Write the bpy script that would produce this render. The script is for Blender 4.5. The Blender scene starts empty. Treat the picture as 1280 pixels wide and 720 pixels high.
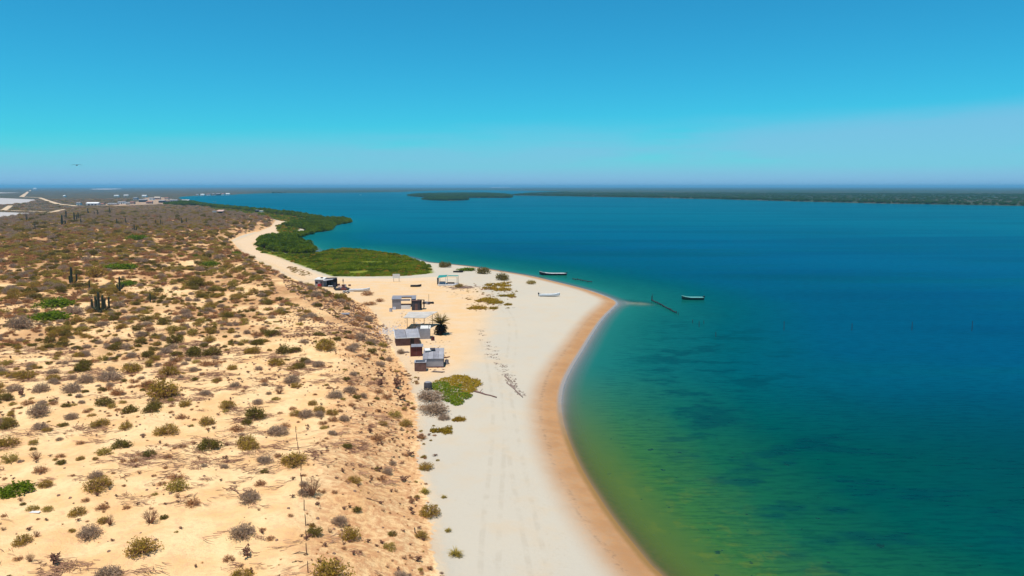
import bpy, math, random
import numpy as np
from mathutils import Vector, Matrix

# ------------------------------------------------------------------ camera, sky, sun, exposure
S = bpy.context.scene
COL = S.collection
W0, H0, F = 1280.0, 720.0, 914.0
HC = 36.0
PITCH = math.atan((360 - 233.0) / F)
cam_d = bpy.data.cameras.new('camera')
cam_d.sensor_width = 36.0
cam_d.lens = F / W0 * 36.0
cam_d.clip_start = 0.5
cam_d.clip_end = 120000
cam = bpy.data.objects.new('camera', cam_d)
COL.objects.link(cam)
cam.location = (0, 0, HC)
cam.rotation_euler = (math.pi / 2 - PITCH, 0, 0)
S.camera = cam

SUN_EL, SUN_AZ = math.radians(75), math.radians(-145)     # azimuth from +Y, clockwise
world = bpy.data.worlds.new('World')
S.world = world
world.use_nodes = True
wn, wl = world.node_tree.nodes, world.node_tree.links
wn.clear()
sky = wn.new('ShaderNodeTexSky')
sky.sky_type = 'NISHITA'
sky.sun_disc = False
sky.sun_elevation = SUN_EL
sky.sun_rotation = SUN_AZ
sky.altitude = 0
sky.air_density = 1.0
sky.dust_density = 0.0
sky.ozone_density = 10.0
tint = wn.new('ShaderNodeMix'); tint.data_type = 'RGBA'; tint.blend_type = 'MULTIPLY'
tint.inputs[0].default_value = 1.0
tint.inputs[7].default_value = (.165, .965, .97, 1)
wl.new(sky.outputs[0], tint.inputs[6])
# thin veil of cloud low over the horizon, its upper edge uneven
tc = wn.new('ShaderNodeTexCoord')
mp = wn.new('ShaderNodeMapping')
mp.inputs['Scale'].default_value = (1.0, 1.0, 9.0)
mp.inputs['Location'].default_value = (3.1, 0.4, 0.0)
wl.new(tc.outputs['Generated'], mp.inputs[0])
def wnoise(scale, detail):
    n = wn.new('ShaderNodeTexNoise'); n.inputs['Scale'].default_value = scale; n.inputs['Detail'].default_value = detail
    n.inputs['Roughness'].default_value = .5; wl.new(mp.outputs[0], n.inputs['Vector']); return n.outputs['Fac']
def wmath(op, a, b):
    m = wn.new('ShaderNodeMath'); m.operation = op
    for k, v in ((0, a), (1, b)):
        if hasattr(v, 'is_output'): wl.new(v, m.inputs[k])
        else: m.inputs[k].default_value = v
    return m.outputs[0]
def wss(v, a, b, hi=1.0):
    m = wn.new('ShaderNodeMapRange'); m.interpolation_type = 'SMOOTHSTEP'
    m.inputs['From Min'].default_value = a; m.inputs['From Max'].default_value = b; m.inputs['To Max'].default_value = hi
    wl.new(v, m.inputs['Value']); return m.outputs[0]
sx = wn.new('ShaderNodeSeparateXYZ')
wl.new(tc.outputs['Generated'], sx.inputs[0])
edge = wmath('SUBTRACT', sx.outputs['Z'], wmath('MULTIPLY', wmath('SUBTRACT', wnoise(1.6, 4), .5), .06))
edge = wmath('SUBTRACT', edge, wmath('MULTIPLY', sx.outputs['X'], .040))
veil = wss(edge, .086, .046, .62)
veil = wmath('MULTIPLY', veil, wss(wnoise(4.0, 5), .12, .5))
low = wss(sx.outputs['Z'], .060, .0, 1.0)
veil = wmath('MAXIMUM', veil, low)
mxc = wn.new('ShaderNodeMix'); mxc.data_type = 'RGBA'
wl.new(veil, mxc.inputs[0])
wl.new(tint.outputs[2], mxc.inputs[6])
mxc.inputs[7].default_value = (2.2, 4.25, 6.3, 1)
bg = wn.new('ShaderNodeBackground')
bg.inputs['Strength'].default_value = 0.098
wl.new(mxc.outputs[2], bg.inputs['Color'])
wo = wn.new('ShaderNodeOutputWorld')
wl.new(bg.outputs[0], wo.inputs['Surface'])

sun_d = bpy.data.lights.new('sun', 'SUN')
sun_d.energy = 4.3
sun_d.angle = math.radians(0.53)
sun_d.color = (1.0, 0.95, 0.86)
sun = bpy.data.objects.new('sun', sun_d)
COL.objects.link(sun)
sdir = Vector((math.sin(SUN_AZ) * math.cos(SUN_EL), math.cos(SUN_AZ) * math.cos(SUN_EL), math.sin(SUN_EL)))
sun.rotation_euler = sdir.to_track_quat('Z', 'Y').to_euler()
sun.location = (0, 0, 200)

S.view_settings.view_transform = 'Standard'
S.view_settings.look = 'None'
S.view_settings.exposure = 0.30
S.view_settings.gamma = 1.0
S.render.engine = 'CYCLES'
S.cycles.use_denoising = True
S.cycles.max_bounces = 6
S.cycles.diffuse_bounces = 2
S.cycles.glossy_bounces = 2
S.cycles.transparent_max_bounces = 8
S.cycles.volume_bounces = 0
S.cycles.sample_clamp_indirect = 4.0

# ------------------------------------------------------------------ helpers: projection, noise, distance
CP, SP = math.cos(PITCH), math.sin(PITCH)

def P(px, py, z=0.0):
    """world x, y of the point at height z seen at a photograph pixel"""
    u, v = (px - 640) / F, (360 - py) / F
    dx, dy, dz = u, CP + v * SP, -SP + v * CP
    t = (z - HC) / dz
    return (dx * t, dy * t)

def poly(pts, z=0.0):
    return np.array([P(a, b, z) for a, b in pts])

def proj(x, y, z):
    zc = y * CP - (z - HC) * SP
    yc = y * SP + (z - HC) * CP
    zc = np.maximum(zc, 1e-3)
    return 640 + F * x / zc, 360 - F * yc / zc, zc

def _h(ix, iy, s):
    n = (ix.astype(np.int64) * 374761393 + iy.astype(np.int64) * 668265263 + s * 1442695041) & 0x7fffffff
    n = ((n ^ (n >> 13)) * 1274126177) & 0x7fffffff
    return ((n ^ (n >> 16)) & 0xffff) / 65535.0

def vnoise(x, y, s=0):
    ix, iy = np.floor(x), np.floor(y)
    fx, fy = x - ix, y - iy
    fx, fy = fx * fx * (3 - 2 * fx), fy * fy * (3 - 2 * fy)
    a, b = _h(ix, iy, s), _h(ix + 1, iy, s)
    c, d = _h(ix, iy + 1, s), _h(ix + 1, iy + 1, s)
    return (a * (1 - fx) + b * fx) * (1 - fy) + (c * (1 - fx) + d * fx) * fy

def fbm(x, y, s=0, o=4):
    r, a, t = 0, 0.5, 0
    for k in range(o):
        r = r + a * vnoise(x * 2 ** k + 17.3 * k, y * 2 ** k - 9.1 * k, s + k)
        t += a; a *= 0.5
    return r / t

def sstep(a, b, x):
    t = np.clip((x - a) / (b - a), 0, 1)
    return t * t * (3 - 2 * t)

def dist_line(x, y, pl):
    d = np.full(np.shape(x), 1e18)
    for (ax, ay), (bx, by) in zip(pl[:-1], pl[1:]):
        ex, ey = bx - ax, by - ay
        L = ex * ex + ey * ey + 1e-9
        t = np.clip(((x - ax) * ex + (y - ay) * ey) / L, 0, 1)
        d = np.minimum(d, (x - ax - t * ex) ** 2 + (y - ay - t * ey) ** 2)
    return np.sqrt(d)

def sd_poly(x, y, pl):
    """signed distance, positive inside"""
    q = np.vstack([pl, pl[:1]])
    d = dist_line(x, y, q)
    ins = np.zeros(np.shape(x), bool)
    for (ax, ay), (bx, by) in zip(q[:-1], q[1:]):
        if ay == by: continue
        c = (ay > y) != (by > y)
        ins ^= c & (x < (bx - ax) * (y - ay) / (by - ay) + ax)
    return np.where(ins, d, -d)

def smooth_line(pl, n=2):
    for _ in range(n):
        q = [pl[0]]
        for a, b in zip(pl[:-1], pl[1:]):
            q += [a * .75 + b * .25, a * .25 + b * .75]
        q.append(pl[-1]); pl = np.array(q)
    return pl

# ------------------------------------------------------------------ plan of the place (traced, then laid out in metres)
coast_near = smooth_line(np.vstack([[(60, -60), (38, 10), (26, 36)], poly([
    (825, 720), (795, 683), (768, 650), (745, 615), (728, 588), (715, 560), (706, 535), (701, 510), (703, 485),
    (713, 462), (727, 440), (742, 415), (753, 399), (765, 387), (774, 379), (768, 374.5), (755, 369), (738, 363),
    (715, 357), (690, 351), (665, 345), (640, 341), (615, 337), (590, 333), (560, 330), (535, 328)])]), 2)
coast_mid = poly([(510, 321), (490, 317), (470, 315), (450, 312), (430, 311), (410, 313), (394, 317), (396, 312),
    (386, 306), (366, 300), (364, 297), (380, 291), (390, 289.5), (404, 289), (412, 287), (416, 282.5), (424, 279.5),
    (436, 278), (438, 276), (428, 274), (405, 273), (380, 270), (350, 266.5), (320, 263), (290, 260.5), (265, 258),
    (248, 255), (240, 252.5), (232, 250), (222, 247.5), (226, 246), (240, 245), (262, 244.5), (292, 243.5), (300, 242.6),
    (330, 241.6), (400, 241), (470, 240.5), (500, 240), (520, 239), (560, 238), (610, 237.8), (660, 238.4), (700, 239.6),
    (704, 241), (664, 242), (640, 244.3), (700, 245.3), (800, 247), (900, 249.2), (1000, 252), (1100, 254.5), (1280, 257.5)])
coast_far = np.array([(1600, 1330), (3000, 1300), (7000, 1700), (45000, 6000), (45000, 45000), (-45000, 45000), (-45000, -60)])
LAND = np.vstack([coast_near, coast_mid, coast_far])
ISLE_A = smooth_line(poly([(510, 245), (516, 243.4), (545, 242.4), (600, 242.0), (636, 243.4), (641, 246.4), (636, 247.6), (600, 247.2), (560, 247.6), (525, 246.4), (510, 245)]), 1)
ISLE_B = smooth_line(poly([(528, 249.4), (540, 248.2), (566, 248.0), (584, 248.8), (586, 250), (572, 250.9), (545, 250.9), (528, 249.4)]), 1)
DUNE = np.vstack([poly([(548, 790), (543, 720), (540, 665), (531, 615), (522, 575), (524, 545), (520, 505), (512, 470), (497, 448),
    (482, 425), (474, 400), (462, 385), (438, 373), (405, 364), (380, 355), (352, 343), (322, 327), (300, 313),
    (289, 301), (305, 293.5), (324, 289.5), (341, 283), (346, 276), (330, 272), (300, 268.5), (280, 265), (250, 260),
    (200, 257.5), (100, 259), (0, 276)], 1.2), [(-1500, 620), (-1500, -60), (5, -60), (-4, 20)]])
MARSH = poly([(345, 321), (372, 319), (395, 316), (412, 311.5), (430, 309.5), (450, 310.5), (470, 313.5), (490, 315.5), (511, 319.5), (528, 327), (537, 334), (541, 343), (505, 346.5), (450, 347.5), (416, 347), (382, 335), (355, 325)], .8)
MANG = [poly(p, .5) for p in (
    [(321, 309), (326, 302), (342, 297), (366, 295), (385, 290), (397, 288.5), (390, 292), (368, 297.5), (368, 301), (386, 307), (394, 314), (388, 320), (366, 319), (345, 316), (330, 314)],
    [(352, 284), (372, 279), (395, 275.5), (437, 275), (438, 278), (420, 281), (412, 288), (392, 290), (372, 286)],
    [(240, 253), (266, 258.3), (292, 261), (322, 263.5), (352, 267), (382, 270.5), (405, 274), (395, 275.5), (350, 268.4), (300, 262.8), (262, 259.4), (240, 255)],
    [(232, 251.5), (240, 253), (250, 257), (215, 257.6), (205, 256.6), (222, 254.6)])]
MEADOW = poly([(262, 260), (300, 263), (352, 269), (395, 276), (372, 281), (349, 276), (330, 272), (300, 268)], .8)
GREENF = [MEADOW, poly([(322, 312), (345, 317), (372, 320), (362, 324), (345, 321), (330, 317)], .8), poly([(345, 283), (362, 281), (374, 287), (362, 294), (350, 297), (348, 289)], .8)]
def ps(*a, z=1.3): return poly(a, z)
ROADS = [(ps((340, 288), (322, 296), (306, 304), (318, 316), (345, 327), (372, 338), (395, 347)), 3.2),
         (ps((400, 289), (372, 291), (345, 294), (322, 298)), 2.2),
         (ps((351, 276), (347, 283), (336, 289), (318, 297), (303, 303)), 5.0),
         (ps((344, 345), (350, 360), (356, 371), (385, 384), (418, 399), (450, 412), z=4.5), 1.5),
         (ps((395, 347), (440, 350), (500, 350), (560, 347)), 4.0),
         (ps((27, 246), (38, 237.5)), 7), (ps((27, 246), (50, 247.2), (60, 251), (73, 255)), 5),
         (ps((-40, 261.5), (0, 262.5), (40, 264), (66, 265), (79, 264.3), (70, 267.5), (48, 272)), 3.5),
         (ps((5, 262.5), (13, 257)), 4), (ps((73, 255), (96, 257.5), (130, 258.5), (170, 258), (205, 256), (230, 253)), 5)]
SALT = [ps((-140, 248), (0, 247.5), (46, 249.5), (38, 252.5), (18, 255), (0, 255.5), (-140, 258)),
        ps((-140, 263), (0, 265), (38, 266.5), (30, 269.5), (0, 272.5), (-140, 276)),
        ps((112, 236.3), (130, 235.6), (150, 235.8), (152, 236.3), (135, 236.9), (118, 236.9)),
        ps((612, 233.9), (625, 233.6), (640, 233.9), (636, 234.6), (615, 234.7)),
        ps((-140, 241), (0, 240.6), (26, 240.8), (0, 241.6), (-140, 242))]
VILL = ps((95, 258.5), (130, 255), (172, 252), (183, 247), (203, 246.5), (216, 249), (232, 252.5), (206, 257), (150, 260))
TANF = ps((376, 352), (450, 349.5), (545, 350), (598, 361), (610, 385), (600, 420), (592, 450), (562, 466), (520, 482), (488, 432), (455, 385))
TANB = ps((290, 302), (322, 290.5), (345, 281), (352, 276), (351, 285), (341, 297), (338, 309), (352, 323), (398, 346), (380, 353), (338, 334), (305, 314))
TRK = [smooth_line(ps((588, 392), (600, 410), (612, 445), (622, 490), (624, 540), (619, 600), (613, 660), (610, 790))), smooth_line(ps((560, 352), (610, 365), (640, 395), (642, 430), (630, 480), (640, 540), (650, 600), (668, 680), (690, 790)))]
SPIT = ps((770, 379), (786, 378), (803, 379.5), z=0)

def fields(x, y):
    """heights (m) and plan distances at world points"""
    f = {}
    w = 1.6 * (fbm(x / 9, y / 9, 3, 3) - .5)
    c = sd_poly(x, y, LAND)
    ca = np.maximum(sd_poly(x, y, ISLE_A), sd_poly(x, y, ISLE_B))
    f['isle'] = ca
    c = np.maximum(c, ca)
    f['coast'] = c
    du = sd_poly(x, y, DUNE)
    f['dune'] = du
    near = 1 - sstep(500, 1100, np.hypot(x, y))
    beach = 1.35 * (1 - np.exp(-np.maximum(c, 0) / 9.0)) + .25 * (fbm(x / 14, y / 14, 11, 3) - .5) * sstep(4, 15, c)
    rise = sstep(-1.5, 12.5, du + 2.2 * w + 2.0 * (fbm(x / 5, y / 5, 31, 3) - .5))
    hills = (fbm(x / 26, y / 26, 5, 4) - .45) * 3.2 + (fbm(x / 5.5, y / 5.5, 8, 3) - .5) * .9
    z = beach + rise * (3.3 + near * hills)
    d = -c
    dep = np.where(d < 4, .15 * d, .60 + .06 * (d - 4))
    dep = np.minimum(dep, 2.8 + .012 * d)
    dep = np.minimum(dep, 6.5) * (0.85 + .3 * fbm(x / 30, y / 30, 21, 3))
    sp = dist_line(x, y, SPIT)
    dep = dep * (1 - .93 * np.exp(-(sp / 7.5) ** 2) * sstep(0, 3, d))
    f['depth'] = np.maximum(dep, 0)
    f['z'] = np.where(c > 0, z, -np.maximum(dep, 0))
    return f

def ground(x, y):
    return float(fields(np.array([x * 1.0]), np.array([y * 1.0]))['z'][0])

def G(px, py):
    """point of the terrain seen at a photograph pixel"""
    z = 1.3
    for _ in range(7):
        x, y = P(px, py, z)
        z = .4 * z + .6 * max(ground(x, y), 0)
    x, y = P(px, py, z)
    return Vector((x, y, z))

def mpp(y, z=1.3):
    """metres per photograph pixel at forward distance y"""
    return (y * CP + (HC - z) * SP) / F

# ------------------------------------------------------------------ materials
MATS = {}
def newmat(name):
    m = bpy.data.materials.new(name)
    m.use_nodes = True
    nt = m.node_tree
    b = nt.nodes['Principled BSDF']
    b.inputs['Specular IOR Level'].default_value = 0.25
    MATS[name] = m
    return m, nt, b

class NT:
    """tiny node-building shorthand"""
    def __init__(s, nt): s.nt, s.n, s.l = nt, nt.nodes, nt.links
    def val(s, sock, v):
        if hasattr(v, 'is_output'): s.l.new(v, sock)
        else: sock.default_value = v
    def attr(s, name):
        a = s.n.new('ShaderNodeAttribute'); a.attribute_name = name; return a.outputs['Fac']
    def math(s, op, a, b=0.0, clamp=False):
        m = s.n.new('ShaderNodeMath'); m.operation = op; m.use_clamp = clamp
        s.val(m.inputs[0], a); s.val(m.inputs[1], b); return m.outputs[0]
    def ss(s, v, a, b, lo=0.0, hi=1.0):
        m = s.n.new('ShaderNodeMapRange'); m.interpolation_type = 'SMOOTHSTEP'
        s.val(m.inputs['Value'], v); m.inputs['From Min'].default_value = a; m.inputs['From Max'].default_value = b
        m.inputs['To Min'].default_value = lo; m.inputs['To Max'].default_value = hi
        return m.outputs[0]
    def mix(s, f, a, b):
        m = s.n.new('ShaderNodeMix'); m.data_type = 'RGBA'
        s.val(m.inputs[0], f)
        for i, v in ((6, a), (7, b)):
            s.val(m.inputs[i], v if hasattr(v, 'is_output') else (*v, 1.0))
        return m.outputs[2]
    def mul(s, a, b, f=1.0):
        m = s.n.new('ShaderNodeMix'); m.data_type = 'RGBA'; m.blend_type = 'MULTIPLY'
        s.val(m.inputs[0], f)
        for i, v in ((6, a), (7, b)):
            s.val(m.inputs[i], v if hasattr(v, 'is_output') else (*v, 1.0))
        return m.outputs[2]
    def pos(s):
        return s.n.new('ShaderNodeNewGeometry').outputs['Position']
    def obj(s):
        return s.n.new('ShaderNodeTexCoord').outputs['Object']
    def noise(s, vec, scale, detail=3, rough=.55, sc=(1, 1, 1), rot=0):
        mpn = s.n.new('ShaderNodeMapping'); mpn.inputs['Scale'].default_value = sc
        mpn.inputs['Rotation'].default_value = (0, 0, rot)
        s.l.new(vec, mpn.inputs[0])
        n = s.n.new('ShaderNodeTexNoise'); n.inputs['Scale'].default_value = scale
        n.inputs['Detail'].default_value = detail; n.inputs['Roughness'].default_value = rough
        s.l.new(mpn.outputs[0], n.inputs['Vector']); return n.outputs['Fac']
    def ramp(s, v, stops):
        r = s.n.new('ShaderNodeValToRGB'); e = r.color_ramp.elements
        while len(e) < len(stops): e.new(0.5)
        for k, (p, c) in enumerate(stops):
            e[k].position = p; e[k].color = (*c, 1.0)
        s.val(r.inputs[0], v); return r.outputs[0]
    def bump(s, h, strength, dist):
        b = s.n.new('ShaderNodeBump'); b.inputs['Strength'].default_value = strength
        b.inputs['Distance'].default_value = dist; s.val(b.inputs['Height'], h); return b.outputs[0]

def plain(name, col, rough=.7, var=.18, scale=2.0, metal=0.0, dirt=None):
    """paint, block, timber: a base colour with grain and stains of its own"""
    m, nt, b = newmat(name); t = NT(nt)
    if 'twig' in name or 'stone' in name: b.inputs['Specular IOR Level'].default_value = .0
    p = t.obj()
    n1 = t.noise(p, scale, 4, .6)
    n2 = t.noise(p, scale * 6, 3, .6)
    k = t.math('ADD', t.math('MULTIPLY', n1, .65), t.math('MULTIPLY', n2, .35))
    lo_ = tuple(max(0, c * (1 - var * 1.6)) for c in col); hi_ = tuple(min(1, c * (1 + var)) for c in col)
    c = t.mix(t.ss(k, .3, .7), lo_, hi_)
    if dirt: c = t.mix(t.ss(t.noise(p, scale * .8, 5, .65), .52, .72, 0, .7), c, dirt)
    nt.links.new(c, b.inputs['Base Color'])
    b.inputs['Roughness'].default_value = rough
    b.inputs['Metallic'].default_value = metal
    nt.links.new(t.bump(n2, .3, .02), b.inputs['Normal'])
    return m

def leafy(name, c1, c2, c3, tl=.42, patch=0):
    """foliage: three tints, by plant and by clump; thin leaves let light through"""
    m, nt, b = newmat(name); t = NT(nt)
    oi = nt.nodes.new('ShaderNodeObjectInfo')
    n = t.noise(t.pos(), 3.0, 2, .6)
    stand = t.noise(t.pos(), .075, 3, .6)
    base = t.mix(oi.outputs['Random'], c1, c2)
    c = t.mix(t.ss(n, .42, .68), base, c3)
    if patch: c = t.mix(t.ss(stand, .42, .60, 0, patch), c, tuple(v * .6 for v in c3))
    nt.links.new(c, b.inputs['Base Color'])
    b.inputs['Roughness'].default_value = .75
    b.inputs['Specular IOR Level'].default_value = .0
    tr = nt.nodes.new('ShaderNodeBsdfTranslucent'); nt.links.new(c, tr.inputs['Color'])
    mx = nt.nodes.new('ShaderNodeMixShader'); mx.inputs[0].default_value = tl
    nt.links.new(b.outputs[0], mx.inputs[1]); nt.links.new(tr.outputs[0], mx.inputs[2])
    nt.links.new(mx.outputs[0], nt.nodes['Material Output'].inputs['Surface'])
    return m

leafy('leaf_olive', (.39, .25, .038), (.46, .285, .058), (.28, .195, .024))
leafy('leaf_dark', (.19, .150, .026), (.25, .18, .042), (.125, .105, .018))
leafy('leaf_grey', (.42, .28, .18), (.47, .32, .22), (.34, .23, .13))
leafy('leaf_yellow', (.44, .31, .070), (.38, .28, .055), (.31, .24, .04))
leafy('leaf_rust', (.50, .21, .075), (.54, .265, .10), (.39, .175, .055))
leafy('leaf_green', (.14, .20, .012), (.19, .23, .018), (.095, .15, .008))
leafy('leaf_mangrove', (.155, .22, .009), (.22, .26, .012), (.10, .15, .007), .42, .6)
leafy('leaf_marsh', (.22, .27, .012), (.31, .31, .016), (.14, .19, .009), .45, .85)
leafy('leaf_far', (.055, .12, .028), (.075, .14, .032), (.035, .09, .022), .35)
leafy('leaf_matgold', (.44, .245, .030), (.35, .235, .024), (.27, .19, .018))
plain('twig', (.33, .18, .105), .85, .3, 3)
plain('twig_dark', (.20, .10, .065), .85, .3, 3)
plain('twig_grey', (.36, .25, .18), .85, .25, 3)
plain('cactus_skin', (.042, .048, .022), .6, .3, 2)
plain('palm_trunk', (.10, .065, .04), .9, .3, 3)
leafy('palm_leaf', (.21, .15, .035), (.27, .18, .05), (.14, .11, .025))
leafy('palm_dead', (.10, .062, .026), (.14, .085, .035), (.065, .042, .018), .2)
plain('block_grey', (.36, .34, .36), .9, .15, .8, dirt=(.25, .2, .17))
plain('sheet_grey', (.27, .255, .275), .55, .18, .7, .1, dirt=(.27, .22, .2))
plain('sheet_pale', (.34, .325, .345), .55, .15, .6, .1, dirt=(.36, .32, .30))
plain('plaster_white', (.74, .73, .71), .8, .08, .8, dirt=(.55, .5, .45))
plain('cloth_white', (.62, .59, .55), .8, .06, .5)
plain('cloth_pale', (.50, .45, .40), .8, .14, .5, dirt=(.40, .33, .27))
plain('brown_board', (.16, .085, .07), .85, .25, 1.2)
plain('maroon_board', (.12, .032, .026), .8, .25, 1.2)
plain('black_sheet', (.022, .018, .022), .6, .3, 1)
plain('dark_grey', (.055, .048, .055), .8, .25, 1)  # own dark purplish grey of sheds, drums and gear
plain('grey_wood', (.20, .15, .12), .9, .25, 2)
plain('dark_wood', (.040, .028, .024), .9, .3, 2)
plain('drift_wood', (.26, .185, .15), .9, .25, 2)
plain('teal_cloth', (.02, .22, .20), .75, .15, 1)
plain('red_paint', (.36, .02, .025), .5, .12, 1)
plain('hull_white', (.72, .73, .74), .45, .07, .6, dirt=(.5, .46, .42))
plain('hull_green', (.006, .036, .030), .4, .2, .8)
plain('hull_black', (.014, .016, .022), .45, .25, .8)
plain('deck_turq', (.22, .52, .48), .5, .12, .8)
plain('deck_grey', (.50, .46, .46), .7, .15, .8)
plain('motor_black', (.02, .02, .024), .35, .15, 3)
plain('rubber', (.02, .02, .02), .8, .2, 4)
plain('roof_red', (.30, .13, .09), .8, .2, .3)
plain('roof_grey', (.25, .24, .25), .7, .2, .3)
plain('wall_cream', (.62, .52, .42), .85, .1, .3)
plain('wall_pink', (.52, .34, .27), .85, .1, .3)
plain('wall_blue', (.45, .44, .48), .8, .1, .3)
plain('stone_pale', (.52, .47, .45), .9, .2, 2)
plain('stone_brown', (.26, .16, .11), .9, .25, 2)
plain('skin', (.22, .12, .08), .6, .05, 4)
plain('clothes_dark', (.03, .03, .045), .9, .15, 4)
plain('feather', (.05, .045, .05), .8, .2, 4)
plain('wrack', (.17, .105, .085), .95, .3, 2)

# ------------------------------------------------------------------ mesh builder
class MB:
    def __init__(s): s.v, s.f = [], []
    def add(s, vs, fs):
        o = len(s.v); s.v += [tuple(p) for p in vs]; s.f += [tuple(i + o for i in q) for q in fs]; return s
    def box(s, c, d, rz=0, taper=1.0, tilt=None):
        vs = []
        for k in (-1, 1):
            t = taper if k > 0 else 1
            for (i, j) in ((-1, -1), (1, -1), (1, 1), (-1, 1)):
                p = Vector((i * d[0] / 2 * t, j * d[1] / 2 * t, k * d[2] / 2))
                if tilt: p = Matrix.Rotation(tilt[0], 3, 'X') @ Matrix.Rotation(tilt[1], 3, 'Y') @ p
                p = Matrix.Rotation(rz, 3, 'Z') @ p
                vs.append(p + Vector(c))
        return s.add(vs, [(0, 3, 2, 1), (4, 5, 6, 7), (0, 1, 5, 4), (1, 2, 6, 5), (2, 3, 7, 6), (3, 0, 4, 7)])
    def tube(s, pts, rad, n=6, cap=True):
        pts = [Vector(p) for p in pts]; o = len(s.v); m = len(pts)
        if not hasattr(rad, '__len__'): rad = [rad] * m
        for i, p in enumerate(pts):
            t = (pts[min(i + 1, m - 1)] - pts[max(i - 1, 0)])
            t = t.normalized() if t.length > 1e-9 else Vector((0, 0, 1))
            a = t.cross(Vector((0, 0, 1)) if abs(t.z) < .9 else Vector((1, 0, 0))).normalized(); b = t.cross(a)
            for k in range(n):
                w = 2 * math.pi * k / n
                s.v.append(tuple(p + (a * math.cos(w) + b * math.sin(w)) * rad[i]))
        for i in range(m - 1):
            for k in range(n):
                k2 = (k + 1) % n
                s.f.append((o + i * n + k, o + i * n + k2, o + (i + 1) * n + k2, o + (i + 1) * n + k))
        if cap:
            s.f.append(tuple(o + k for k in range(n))[::-1]); s.f.append(tuple(o + (m - 1) * n + k for k in range(n)))
        return s
    def slab(s, quad, th):
        """a thick sheet over four corners (counter-clockwise from above)"""
        q = [Vector(p) for p in quad]
        nrm = (q[1] - q[0]).cross(q[3] - q[0]).normalized() * th
        return s.add([p - nrm for p in q] + q, [(3, 2, 1, 0), (4, 5, 6, 7), (0, 1, 5, 4), (1, 2, 6, 5), (2, 3, 7, 6), (3, 0, 4, 7)])
    def sheet(s, quad, th, waves=10, amp=.03):
        """corrugated sheet: ridges run from edge 0-1 to edge 3-2"""
        a, b, c, d = [Vector(p) for p in quad]
        nrm = (b - a).cross(d - a).normalized(); n = waves * 2
        vs = []
        for off in (0, -th):
            for k in range(n + 1):
                t = k / n; z = nrm * (amp * (1 if k % 2 else -1) + off)
                vs += [a.lerp(b, t) + z, d.lerp(c, t) + z]
        m = 2 * (n + 1); fs = []
        for k in range(n):
            i = 2 * k
            fs.append((i, i + 2, i + 3, i + 1)); fs.append((m + i + 1, m + i + 3, m + i + 2, m + i))
            fs.append((i, m + i, m + i + 2, i + 2)); fs.append((i + 3, m + i + 3, m + i + 1, i + 1))
        fs.append((1, m + 1, m, 0)); fs.append((m - 2, 2 * m - 2, 2 * m - 1, m - 1))
        return s.add(vs, fs)
    def mesh(s, name, mat, smooth=False):
        me = bpy.data.meshes.new(name); me.from_pydata(s.v, [], s.f); me.update()
        me.materials.append(MATS[mat])
        if smooth: me.shade_smooth()
        return me
    def build(s, name, mat, parent=None, smooth=False, loc=None):
        o = bpy.data.objects.new(name, s.mesh(name, mat, smooth)); COL.objects.link(o)
        if parent: o.parent = parent
        if loc is not None: o.location = loc
        return o

def tag(o, label=None, cat=None, group=None, kind=None):
    if label: o['label'] = label
    if cat: o['category'] = cat
    if group: o['group'] = group
    if kind: o['kind'] = kind
    return o

def thing(name, loc, label, cat, group=None, rz=0, scale=1):
    o = bpy.data.objects.new(name, None); COL.objects.link(o)
    o.empty_display_size = .2
    o.location = loc; o.rotation_euler = (0, 0, rz)
    o.scale = (scale,) * 3 if not hasattr(scale, '__len__') else scale
    return tag(o, label, cat, group)

def child(name, me, parent):
    o = bpy.data.objects.new(name, me); COL.objects.link(o); o.parent = parent; return o

# ------------------------------------------------------------------ terrain and water sheets
def polar_sheet(name, r, th, zfun, attrs):
    R, T = np.meshgrid(r, th, indexing='ij')
    x, y = R * np.sin(T), R * np.cos(T) - 15
    x, y = x.ravel(), y.ravel()
    f = fields(x, y)
    z = zfun(f, x, y)
    nr, nt_ = len(r), len(th)
    i = np.arange(nr * nt_).reshape(nr, nt_)
    q = np.stack([i[:-1, :-1], i[:-1, 1:], i[1:, 1:], i[1:, :-1]], -1).reshape(-1, 4)[:, ::-1]
    keep = attrs.get('_keep')
    if keep is not None:
        ok = keep(f)[q].any(1); q = q[ok]
    me = bpy.data.meshes.new(name)
    me.vertices.add(len(x)); me.vertices.foreach_set('co', np.stack([x, y, z], 1).ravel().astype(np.float32))
    me.loops.add(q.size); me.loops.foreach_set('vertex_index', q.ravel().astype(np.int32))
    me.polygons.add(len(q)); me.polygons.foreach_set('loop_start', np.arange(0, q.size, 4, dtype=np.int32))
    me.update(calc_edges=True)
    for k, fn in attrs.items():
        if k.startswith('_'): continue
        a = me.attributes.new(k, 'FLOAT', 'POINT'); a.data.foreach_set('value', np.asarray(fn(f, x, y), np.float32))
    me.shade_smooth()
    o = bpy.data.objects.new(name, me); COL.objects.link(o)
    o['kind'] = 'structure'
    return o

def scrub_cover(x, y):
    """share of the ground that shrubs cover on the raised land"""
    d = np.hypot(x, y)
    c = np.interp(d, [50, 95, 120, 150, 190, 250, 330, 480, 700], [.05, .09, .26, .43, .56, .74, .90, .98, 1.0])
    cl = fbm(x / 11, y / 11, 41, 3)
    c = c * np.clip(.45 + 2.2 * (cl - .28), .2, 1.45)
    return np.clip(c, 0, .95)

def a_road(f, x, y, lst=None):
    m = np.full(x.shape, -1e9)
    for pl, w in (lst or ROADS): m = np.maximum(m, w - dist_line(x, y, pl))
    return m

def a_max(polys):
    def fn(f, x, y):
        m = np.full(x.shape, -1e9)
        for p in polys: m = np.maximum(m, sd_poly(x, y, p))
        return m
    return fn

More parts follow.
